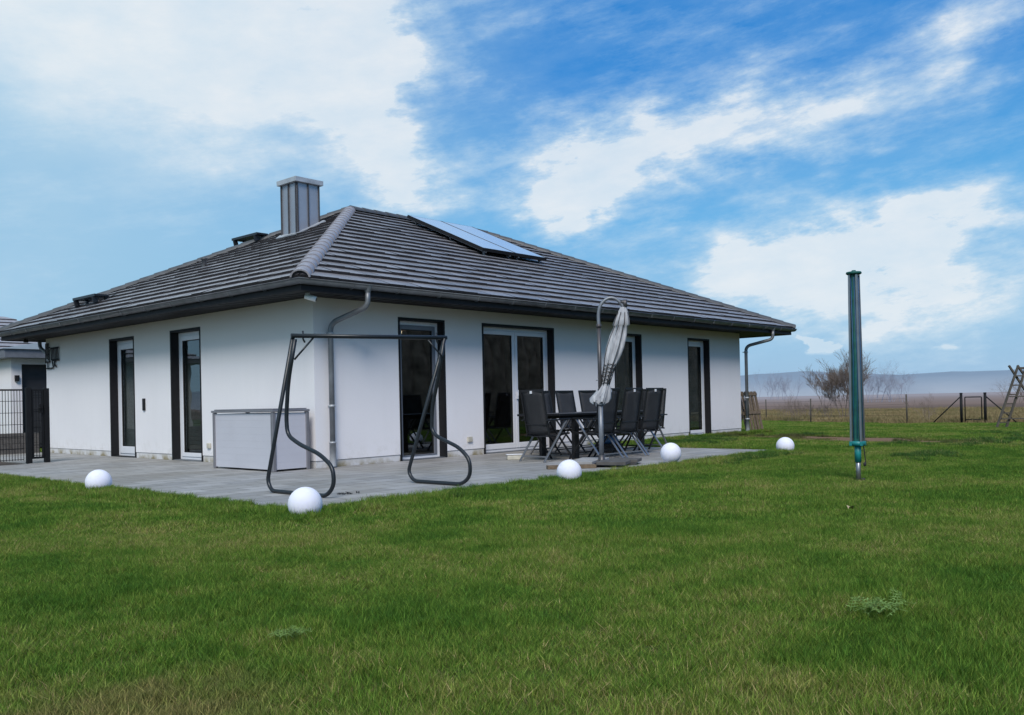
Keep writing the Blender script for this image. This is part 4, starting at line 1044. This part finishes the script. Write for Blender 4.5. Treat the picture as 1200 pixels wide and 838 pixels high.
# ------------------------------------------------------------------ grass (stuff)
LIB = bpy.data.collections.new('grass_library')
def patch(name, size, count, h, w, mat, seed, lean=.5, spreadk=1.0):
    r = np.random.default_rng(seed); n = count
    cl = r.random((max(3, int(n/60)), 2))*size - size/2
    pick = r.integers(0, len(cl), n); xy = r.random((n, 2))*size - size/2
    use = r.random(n) < .45; xy[use] = cl[pick[use]] + r.normal(0, size*.04, (int(use.sum()), 2))
    hh = h*(.45+.75*r.random(n)) * np.where(use, 1.12, .92); ww = w*(.6+.8*r.random(n)); th = r.random(n)*2*np.pi; ln = lean*(.15+r.random(n)*1.0)*hh; la = r.random(n)*2*np.pi
    V = np.zeros((n, 7, 3)); bx, by = np.cos(th), np.sin(th)
    for k, (t, wk) in enumerate(((0, 1), (.4, .85), (.75, .5))):
        ox, oy = ln*np.cos(la)*t**1.8, ln*np.sin(la)*t**1.8; zz = hh*t*(1-.12*t)
        for s, q in ((-1, 0), (1, 1)):
            V[:, 2*k+q, 0] = xy[:, 0]+ox+s*bx*ww*wk/2; V[:, 2*k+q, 1] = xy[:, 1]+oy+s*by*ww*wk/2; V[:, 2*k+q, 2] = zz-.005
    V[:, 6, 0] = xy[:, 0]+ln*np.cos(la); V[:, 6, 1] = xy[:, 1]+ln*np.sin(la); V[:, 6, 2] = hh*.9
    b = (np.arange(n)*7)[:, None]
    q = np.concatenate([b+np.array([0, 1, 3, 2]), b+np.array([2, 3, 5, 4])]); t3 = b+np.array([4, 5, 6])
    me = bpy.data.meshes.new(name); me.vertices.add(n*7); me.vertices.foreach_set('co', V.reshape(-1))
    me.loops.add(len(q)*4+len(t3)*3); me.loops.foreach_set('vertex_index', np.concatenate([q.reshape(-1), t3.reshape(-1)]).astype(np.int32))
    me.polygons.add(len(q)+len(t3)); ls = np.concatenate([np.arange(len(q))*4, len(q)*4+np.arange(len(t3))*3]).astype(np.int32)
    me.polygons.foreach_set('loop_start', ls); me.update(calc_edges=True)
    me.polygons.foreach_set('use_smooth', np.ones(len(ls), bool))
    rn = np.repeat(r.random(n), 7); a = me.attributes.new('rnd', 'FLOAT', 'POINT'); a.data.foreach_set('value', rn)
    a = me.attributes.new('hgt', 'FLOAT', 'POINT'); a.data.foreach_set('value', np.tile(np.array([0, 0, .5, .5, .85, .85, 1.0]), n))
    me.materials.append(mat); o = bpy.data.objects.new(name, me)
    return o
def scatter(name, pts, variants, label_kind):
    """pts: x,y,z,rot,scale,index"""
    col = bpy.data.collections.new(name+'_parts')
    for v in variants: col.objects.link(v)
    me = bpy.data.meshes.new(name); me.from_pydata([p[:3] for p in pts], [], [])
    for nm, k, ty in (('rot', 3, 'FLOAT'), ('scl', 4, 'FLOAT'), ('idx', 5, 'INT')):
        a = me.attributes.new(nm, ty, 'POINT'); a.data.foreach_set('value', [p[k] for p in pts])
    o = bpy.data.objects.new(name, me); COL.objects.link(o)
    ng = bpy.data.node_groups.new(name, 'GeometryNodeTree')
    ng.interface.new_socket('Geometry', in_out='INPUT', socket_type='NodeSocketGeometry'); ng.interface.new_socket('Geometry', in_out='OUTPUT', socket_type='NodeSocketGeometry')
    gi, go = ng.nodes.new('NodeGroupInput'), ng.nodes.new('NodeGroupOutput')
    ci = ng.nodes.new('GeometryNodeCollectionInfo'); ci.inputs['Collection'].default_value = col; ci.inputs['Separate Children'].default_value = True; ci.inputs['Reset Children'].default_value = True
    ip = ng.nodes.new('GeometryNodeInstanceOnPoints'); ip.inputs['Pick Instance'].default_value = True
    def att(nm, ty):
        n = ng.nodes.new('GeometryNodeInputNamedAttribute'); n.data_type = ty; n.inputs[0].default_value = nm; return n.outputs[0]
    cx = ng.nodes.new('ShaderNodeCombineXYZ'); ng.links.new(att('rot', 'FLOAT'), cx.inputs[2])
    cs = ng.nodes.new('ShaderNodeCombineXYZ'); sc_ = att('scl', 'FLOAT'); cs.inputs[0].default_value = 1; cs.inputs[1].default_value = 1; ng.links.new(sc_, cs.inputs[2])
    L_ = ng.links.new
    L_(gi.outputs[0], ip.inputs['Points']); L_(ci.outputs[0], ip.inputs['Instance']); L_(att('idx', 'INT'), ip.inputs['Instance Index']); L_(cx.outputs[0], ip.inputs['Rotation']); L_(cs.outputs[0], ip.inputs['Scale']); L_(ip.outputs[0], go.inputs[0])
    md = o.modifiers.new('scatter', 'NODES'); md.node_group = ng
    tag(o, kind='stuff'); return o
def blocked(x, y, m=.0):
    if -3.35-m < x < 6.9+m and -4.45-m < y < 0: return True
    if -3.35-m < x < 0 and 0 <= y < 6.35: return True
    if x > -6 and x < 0.5 and y >= 6.2 and y < 20: return True
    if -.05 < x < 13.9 and -.05 < y < 11: return True
    return False
def fence_x(y):
    for a, b in zip(FENCE, FENCE[1:]):
        if min(a[1], b[1]) <= y <= max(a[1], b[1]): return a[0]+(b[0]-a[0])*(y-a[1])/(b[1]-a[1]+1e-9)
    return 25
def bare(x, y):
    a = -math.atan2(5.4, 2.2); dx, dy = x-11.7, y+3.1; c, s = math.cos(a), math.sin(a)
    u, v = dx*c-dy*s, dx*s+dy*c
    return (u/4)**2+(v/.95)**2 < 1.0 + .8*mn.noise(Vector((x*1.2, y*1.2, 0)))
def hs(x, y): return .92 + .35*mn.noise(Vector((x*.9, y*.9, 3))) + .35*mn.noise(Vector((x*2.6, y*2.6, 7)))
def tiles(d0, d1, step, nvar, off=0, ll=(.85, 3.0), both=False):
    pts = []; n = 0
    d = d0
    while d < d1:
        lm = ll[0]*d*.72+ll[1]*.8; l = -lm
        while l < lm:
            dd = d+random.uniform(-.15, .15)*step; l2 = l+random.uniform(-.15, .15)*step
            x, y = along(dd, l2)
            if not blocked(x, y, step*.42) and x < fence_x(y)+.1 and not bare(x, y):
                pts.append((x, y, gz(x, y)-.022, random.random()*6.283, max(.45, hs(x, y)), random.randrange(nvar)))
            l += step
        d += step
    return pts
NV = 6
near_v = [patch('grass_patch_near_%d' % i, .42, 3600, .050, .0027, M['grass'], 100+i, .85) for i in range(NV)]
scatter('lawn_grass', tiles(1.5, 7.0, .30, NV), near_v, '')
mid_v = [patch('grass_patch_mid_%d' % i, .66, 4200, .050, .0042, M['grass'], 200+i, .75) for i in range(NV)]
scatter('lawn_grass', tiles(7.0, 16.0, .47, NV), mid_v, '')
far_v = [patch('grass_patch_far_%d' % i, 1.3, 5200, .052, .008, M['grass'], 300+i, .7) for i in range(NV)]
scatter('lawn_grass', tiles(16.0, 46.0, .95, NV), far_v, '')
# finer fringe exactly along the patio edges
fr = []
def fringe(x0, y0, x1, y1, w=.14):
    L = math.dist((x0, y0), (x1, y1)); n = int(L/.11)
    for i in range(n):
        t = (i+random.random())/n; x = x0+(x1-x0)*t; y = y0+(y1-y0)*t
        fr.append((x+random.uniform(-.03, .03), y+random.uniform(-.03, .03), -.022, random.random()*6.28, random.uniform(.75, 1.5), random.randrange(4)))
for o_ in (.10, .24, .38, .52):
    fringe(-3.35-o_, -4.45-o_, 6.9+o_, -4.45-o_); fringe(-3.35-o_, -4.45-o_, -3.35-o_, 6.3); fringe(6.9+o_, -4.45-o_, 6.9+o_, -.05)
for o_ in (.1, .25): fringe(7.0, -o_, 15, -o_); 
edge_v = [patch('grass_patch_edge_%d' % i, .20, 420, .066, .0045, M['grass'], 400+i, .8) for i in range(4)]
scatter('edge_grass', fr, edge_v, '')
# lusher dark tufts
tf = []
tx = []
for (x, y, n, s) in ((6.5, -7.0, 26, .5), (10.4, -6.7, 26, .7), (9.4, -5.4, 14, .6), (14.5, -6.5, 20, .8), (4.7, -4.85, 26, .55), (5.4, -4.9, 16, .3), (7.9, -1.4, 30, .8), (9.2, -1.2, 26, .7), (12.8, -2.2, 24, .6), (12.0, -7.4, 14, .6), (9.5, -8.2, 14, .6), (-1.2, -4.75, 10, .35), (0.9, -4.72, 8, .3), (12, -.6, 24, .8), (10.6, -.4, 18, .6)):
    for i in range(n):
        a, b = x+random.gauss(0, s), y+random.gauss(0, s*.5)
        if not blocked(a, b, .08): tf.append((a, b, gz(a, b)-.022, random.random()*6.28, random.uniform(.8, 1.35), random.randrange(4)))
tuft_v = [patch('grass_tuft_%d' % i, .26, 260, .075, .006, M['grassdark'], 500+i, .9) for i in range(4)]
scatter('grass_tufts', tf, tuft_v, '')
# dry meadow grass beyond the fence
dp = []
d = 27
while d < 105:
    st_ = .8 if d < 45 else 1.6
    l = 4
    while l < d*.75+4:
        x, y = along(d+random.uniform(-.3, .3), l+random.uniform(-.3, .3))
        lim = max(66, min(104, 72 + (38-l)*1.1))
        if x > fence_x(y)+.25 and d < lim: dp.append((x, y, gz(x, y)-.045, random.random()*6.28, max(.5, .9+.7*mn.noise(Vector((x*.3, y*.3, 1)))), random.randrange(4)))
        l += st_
    d += st_
dry_v = [patch('dry_grass_patch_%d' % i, 1.7, 800, .24, .016, M['dry'], 600+i, .7) for i in range(4)]
scatter('meadow_grass', dp, dry_v, '')
for (x, y, lb) in ((-1.01, -8.76, 'curled pale brown dead leaf lying in the lawn left of the clothes dryer'),):
    mb = MB(); vs = []
    for i in range(6):
        t = i/5; w = .028*math.sin(math.pi*min(.98, t+.08))
        for j in (-1, 0, 1): vs.append((t*.10-.05, j*w, .012+.018*abs(j)+.01*math.sin(t*5)))
    mb.add(vs, [(i*3+j, i*3+j+1, (i+1)*3+j+1, (i+1)*3+j) for i in range(5) for j in range(2)], 0, True)
    tag(mb.build('dead_leaf', M['oldleaf'], loc=(x, y, .045)), lb, 'leaf')
# broad-leaved weeds in the lawn
for (x, y, s, lb) in ((-4.22, -10.12, .8, 'pale feathery weed in the lawn right of centre, the larger one'), (-6.10, -8.37, .45, 'small weed with tiny leaves in the lawn below the swing frame')):
    mb = MB(); rnd = random.Random(int(x*10))
    for k in range(26):
        a = rnd.random()*6.28; L = rnd.uniform(.08, .17)*s; bx0, by0 = rnd.gauss(0, .09)*s, rnd.gauss(0, .05)*s
        dx, dy = math.cos(a), math.sin(a); nl = 7
        def q(t): return Vector((bx0+dx*L*t, by0+dy*L*t, .015+.05*s*math.sin(t*2.4)))
        for i in range(1, nl+1):      # leaflets in pairs along a curved stem
            t = i/nl; c_ = q(t); w = L*.16*(1.15-t)
            for sg in (-1, 1):
                tip = c_ + Vector((-dy*sg*w*1.6+dx*w*.7, dx*sg*w*1.6+dy*w*.7, rnd.uniform(-.004, .008)))
                m1 = c_.lerp(tip, .5); pr = (tip-c_).cross(Vector((0, 0, 1))).normalized()*w*.32
                mb.add([c_, m1+pr+Vector((0, 0, .002)), tip, m1-pr+Vector((0, 0, .002))], [(0, 1, 2, 3)])
        mb.tube([q(0), q(.5), q(1)], .0012, 4, caps=False)
    tag(mb.build('weed', M['weed'], loc=(x, y, .012)), lb, 'weed')

# ------------------------------------------------------------------ sky and sun
W = bpy.data.worlds.new('World'); S.world = W; W.use_nodes = True; nt = W.node_tree
for n_ in list(nt.nodes): nt.nodes.remove(n_)
out = nt.nodes.new('ShaderNodeOutputWorld'); bg = nt.nodes.new('ShaderNodeBackground'); lk(nt, bg.outputs[0], out.inputs[0])
SUN_EL = R(44); SUN_DIR = Vector((-.75, -.66, 0)).normalized()
sky = nt.nodes.new('ShaderNodeTexSky'); sky.sky_type = 'NISHITA'; sky.sun_disc = False; sky.sun_elevation = SUN_EL
sky.sun_rotation = math.atan2(SUN_DIR.x, SUN_DIR.y); sky.air_density = 1.0; sky.dust_density = 1.0; sky.ozone_density = 1.5
bg.inputs['Strength'].default_value = 0.10
tc = nt.nodes.new('ShaderNodeTexCoord'); D = tc.outputs['Generated']
def dot(v):
    n = node(nt, 'ShaderNodeVectorMath', operation='DOT_PRODUCT'); lk(nt, D, n.inputs[0]); n.inputs[1].default_value = v; return n.outputs['Value']
f_, r__, up_ = dot((FX, FY, 0)), dot((FY, -FX, 0)), dot((0, 0, 1))
az = math_(nt, 'ARCTAN2', r__, f_); el = math_(nt, 'ARCSINE', up_)
# domain warp
cn = nt.nodes.new('ShaderNodeCombineXYZ'); lk(nt, az, cn.inputs[0]); lk(nt, math_(nt, 'MULTIPLY', el, 1.9), cn.inputs[1])
uv = cn.outputs[0]
wn = noise_(nt, uv, 6.5, 6, .6, 'Color'); wsp = nt.nodes.new('ShaderNodeSeparateColor'); lk(nt, wn, wsp.inputs[0])
azw = math_(nt, 'ADD', az, math_(nt, 'MULTIPLY', math_(nt, 'SUBTRACT', wsp.outputs[0], .5), .22))
elw = math_(nt, 'ADD', el, math_(nt, 'MULTIPLY', math_(nt, 'SUBTRACT', wsp.outputs[1], .5), .13))
BL = [(-0.4800,0.3900,0.2400,0.0900,0.021,1.00),(-0.36,0.29,0.20,0.07,0.05,0.45),(-0.2465,0.3270,0.1532,0.0861,-0.153,0.42),(-0.2085,0.4027,0.1053,0.0479,0.021,0.65),(-0.1450,0.3354,0.0431,0.0718,-0.153,0.90),
(-0.1140,0.2486,0.0402,0.0325,-0.677,0.75),(-0.0720,0.2170,0.0574,0.0211,0.021,0.35),(-0.5123,0.1259,0.0670,0.0383,0.021,0.45),(-0.4739,0.2023,0.1532,0.0670,0.021,0.25),
(0.13,0.262,0.11,0.040,0.30,0.75),(0.24,0.300,0.09,0.036,0.25,0.72),(0.335,0.318,0.07,0.024,0.3,0.5),(0.0621,0.2190,0.0574,0.0287,0.458,1.10),(0.0249,0.2653,0.1053,0.0383,0.283,0.45),
(0.3117,0.2560,0.0766,0.0172,-0.118,0.50),(0.4382,0.3200,0.1436,0.0300,0.405,0.42),(0.5072,0.3474,0.0766,0.0250,0.370,0.42),(0.4909,0.2856,0.0670,0.0153,0.283,0.35),
(0.3267,0.1544,0.15,0.044,0.074,0.95),(0.4251,0.1077,0.1636,0.046,-0.118,0.85),(0.2648,0.1360,0.1053,0.0287,0.109,0.80),(0.5112,0.2032,0.0861,0.0287,0.370,0.40),
(0.4729,0.1587,0.0861,0.0211,0.196,0.45),(0.3872,0.0750,0.1914,0.0287,0.021,0.50),(0.22,0.20,0.10,0.02,0.2,0.3),(-0.0301,0.3744,0.0574,0.0191,0.545,0.30),
(.1,1.0,.8,.40,0,1.1),(0,1.4,3.2,.22,0,.9),(-1.3,.35,.4,.16,0,.9),(1.3,.3,.35,.12,.1,.8),(2.6,.4,.5,.15,0,.8),(-2.4,.25,.4,.12,0,.8)]  # overhead clouds are out of view, added to whiten and brighten the light
def blob(A, E_, a0, e0, sx_, sy_, rot, amp):
    u = math_(nt, 'SUBTRACT', A, a0); v = math_(nt, 'SUBTRACT', E_, e0); c, s = math.cos(rot), math.sin(rot)
    p_ = math_(nt, 'ADD', math_(nt, 'MULTIPLY', u, c/sx_), math_(nt, 'MULTIPLY', v, s/sx_))
    q_ = math_(nt, 'ADD', math_(nt, 'MULTIPLY', u, -s/sy_), math_(nt, 'MULTIPLY', v, c/sy_))
    r2 = math_(nt, 'ADD', math_(nt, 'MULTIPLY', p_, p_), math_(nt, 'MULTIPLY', q_, q_))
    return math_(nt, 'MULTIPLY', math_(nt, 'POWER', 2.718, math_(nt, 'MULTIPLY', r2, -.8)), amp)
tot = None
for q in BL:
    b_ = blob(azw, elw, *q); tot = b_ if tot is None else math_(nt, 'ADD', tot, b_)
# streaky fine structure, rising to the right
rot = nt.nodes.new('ShaderNodeVectorRotate'); rot.rotation_type = 'Z_AXIS'; rot.inputs['Angle'].default_value = -.35; lk(nt, uv, rot.inputs['Vector'])
fine = noise_(nt, stretch(nt, rot.outputs[0], (5.0, 8.5, 1)), 1.7, 12, .66)
fine2 = noise_(nt, uv, 14.0, 8, .6)
det = math_(nt, 'ADD', math_(nt, 'MULTIPLY', math_(nt, 'SUBTRACT', fine, .5), 1.9), math_(nt, 'MULTIPLY', math_(nt, 'SUBTRACT', fine2, .5), .85))
det = math_(nt, 'MULTIPLY', det, math_(nt, 'MULTIPLY_ADD', az, 2.2, 1.05, clamp=True))
det = math_(nt, 'MAXIMUM', det, math_(nt, 'MULTIPLY', math_(nt, 'SUBTRACT', fine, .5), .5)) if 0 else det
dens = math_(nt, 'ADD', math_(nt, 'MULTIPLY', tot, .80), math_(nt, 'MULTIPLY', det, math_(nt, 'ADD', math_(nt, 'MULTIPLY', tot, .6), .35)))
dens = ramp(nt, dens, [(0.0, 0.0), (0.28, .17), (0.6, .50), (0.95, .88)])
veil = ramp(nt, noise_(nt, stretch(nt, rot.outputs[0], (2.6, 5.2, 1)), 2.3, 14, .70), [(.47, 0.0), (.74, .42)])
dens = math_(nt, 'ADD', dens, math_(nt, 'MULTIPLY', veil, math_(nt, 'SUBTRACT', 1.0, dens)))
# small cumulus heads, crisper
dsm = math_(nt, 'ADD', blob(azw, el, .3167, .052, .019, .012, -.3, 1.3), blob(azw, el, .4535, .044, .024, .008, .02, .75))
dsm = math_(nt, 'ADD', dsm, math_(nt, 'MULTIPLY', math_(nt, 'SUBTRACT', fine2, .5), 1.2)); dsm = ramp(nt, dsm, [(.45, 0.0), (.8, .75)])
dens = math_(nt, 'MAXIMUM', dens, dsm)
# clear-sky colour: physical sky, tinted, blended with haze that pales to the left and the horizon
grad = ramp(nt, math_(nt, 'MULTIPLY', el, 1.25), [(0.0, (.34, .53, .76)), (.10, (.28, .55, .80)), (.24, (.10, .43, .81)), (.42, (.024, .255, .70)), (1.0, (.015, .15, .52))])
left = math_(nt, 'MULTIPLY_ADD', az, -1.9, .12, clamp=True)
base_c = mix(nt, left, grad, (.33, .58, .79))
nish = mix(nt, 1.0, sky.outputs[0], (.10, .10, .10), 'MULTIPLY')
base_c = mix(nt, .10, base_c, nish)
cl_shade = ramp(nt, math_(nt, 'ADD', dens, math_(nt, 'MULTIPLY', math_(nt, 'SUBTRACT', fine2, .5), .5)), [(0.2, (.40, .62, .84)), (.6, (.58, .74, .87)), (1.0, (.84, .88, .91))])
skyc = mix(nt, dens, base_c, cl_shade)
below = math_(nt, 'LESS_THAN', up_, -.01)
skyc = mix(nt, below, skyc, (.10, .10, .09))
gain = nt.nodes.new('ShaderNodeVectorMath'); gain.operation = 'SCALE'; gain.inputs['Scale'].default_value = 10.0; lk(nt, skyc, gain.inputs[0])
lk(nt, gain.outputs[0], bg.inputs['Color'])
W.cycles.sampling_method = 'MANUAL'; W.cycles.sample_map_resolution = 512
sl = bpy.data.lights.new('sun', 'SUN'); sl.energy = 3.0; sl.angle = R(24); sl.color = (1.0, .94, .86)
so_ = bpy.data.objects.new('sun', sl); COL.objects.link(so_)
dirv = Vector((SUN_DIR.x*math.cos(SUN_EL), SUN_DIR.y*math.cos(SUN_EL), math.sin(SUN_EL)))
so_.rotation_euler = dirv.to_track_quat('Z', 'Y').to_euler(); so_.location = (-10, -10, 20)

S.render.engine = 'CYCLES'
S.view_settings.view_transform = 'Standard'; S.view_settings.look = 'None'; S.view_settings.exposure = 0; S.view_settings.gamma = 1
S.cycles.max_bounces = 8; S.cycles.transparent_max_bounces = 12; S.cycles.diffuse_bounces = 3
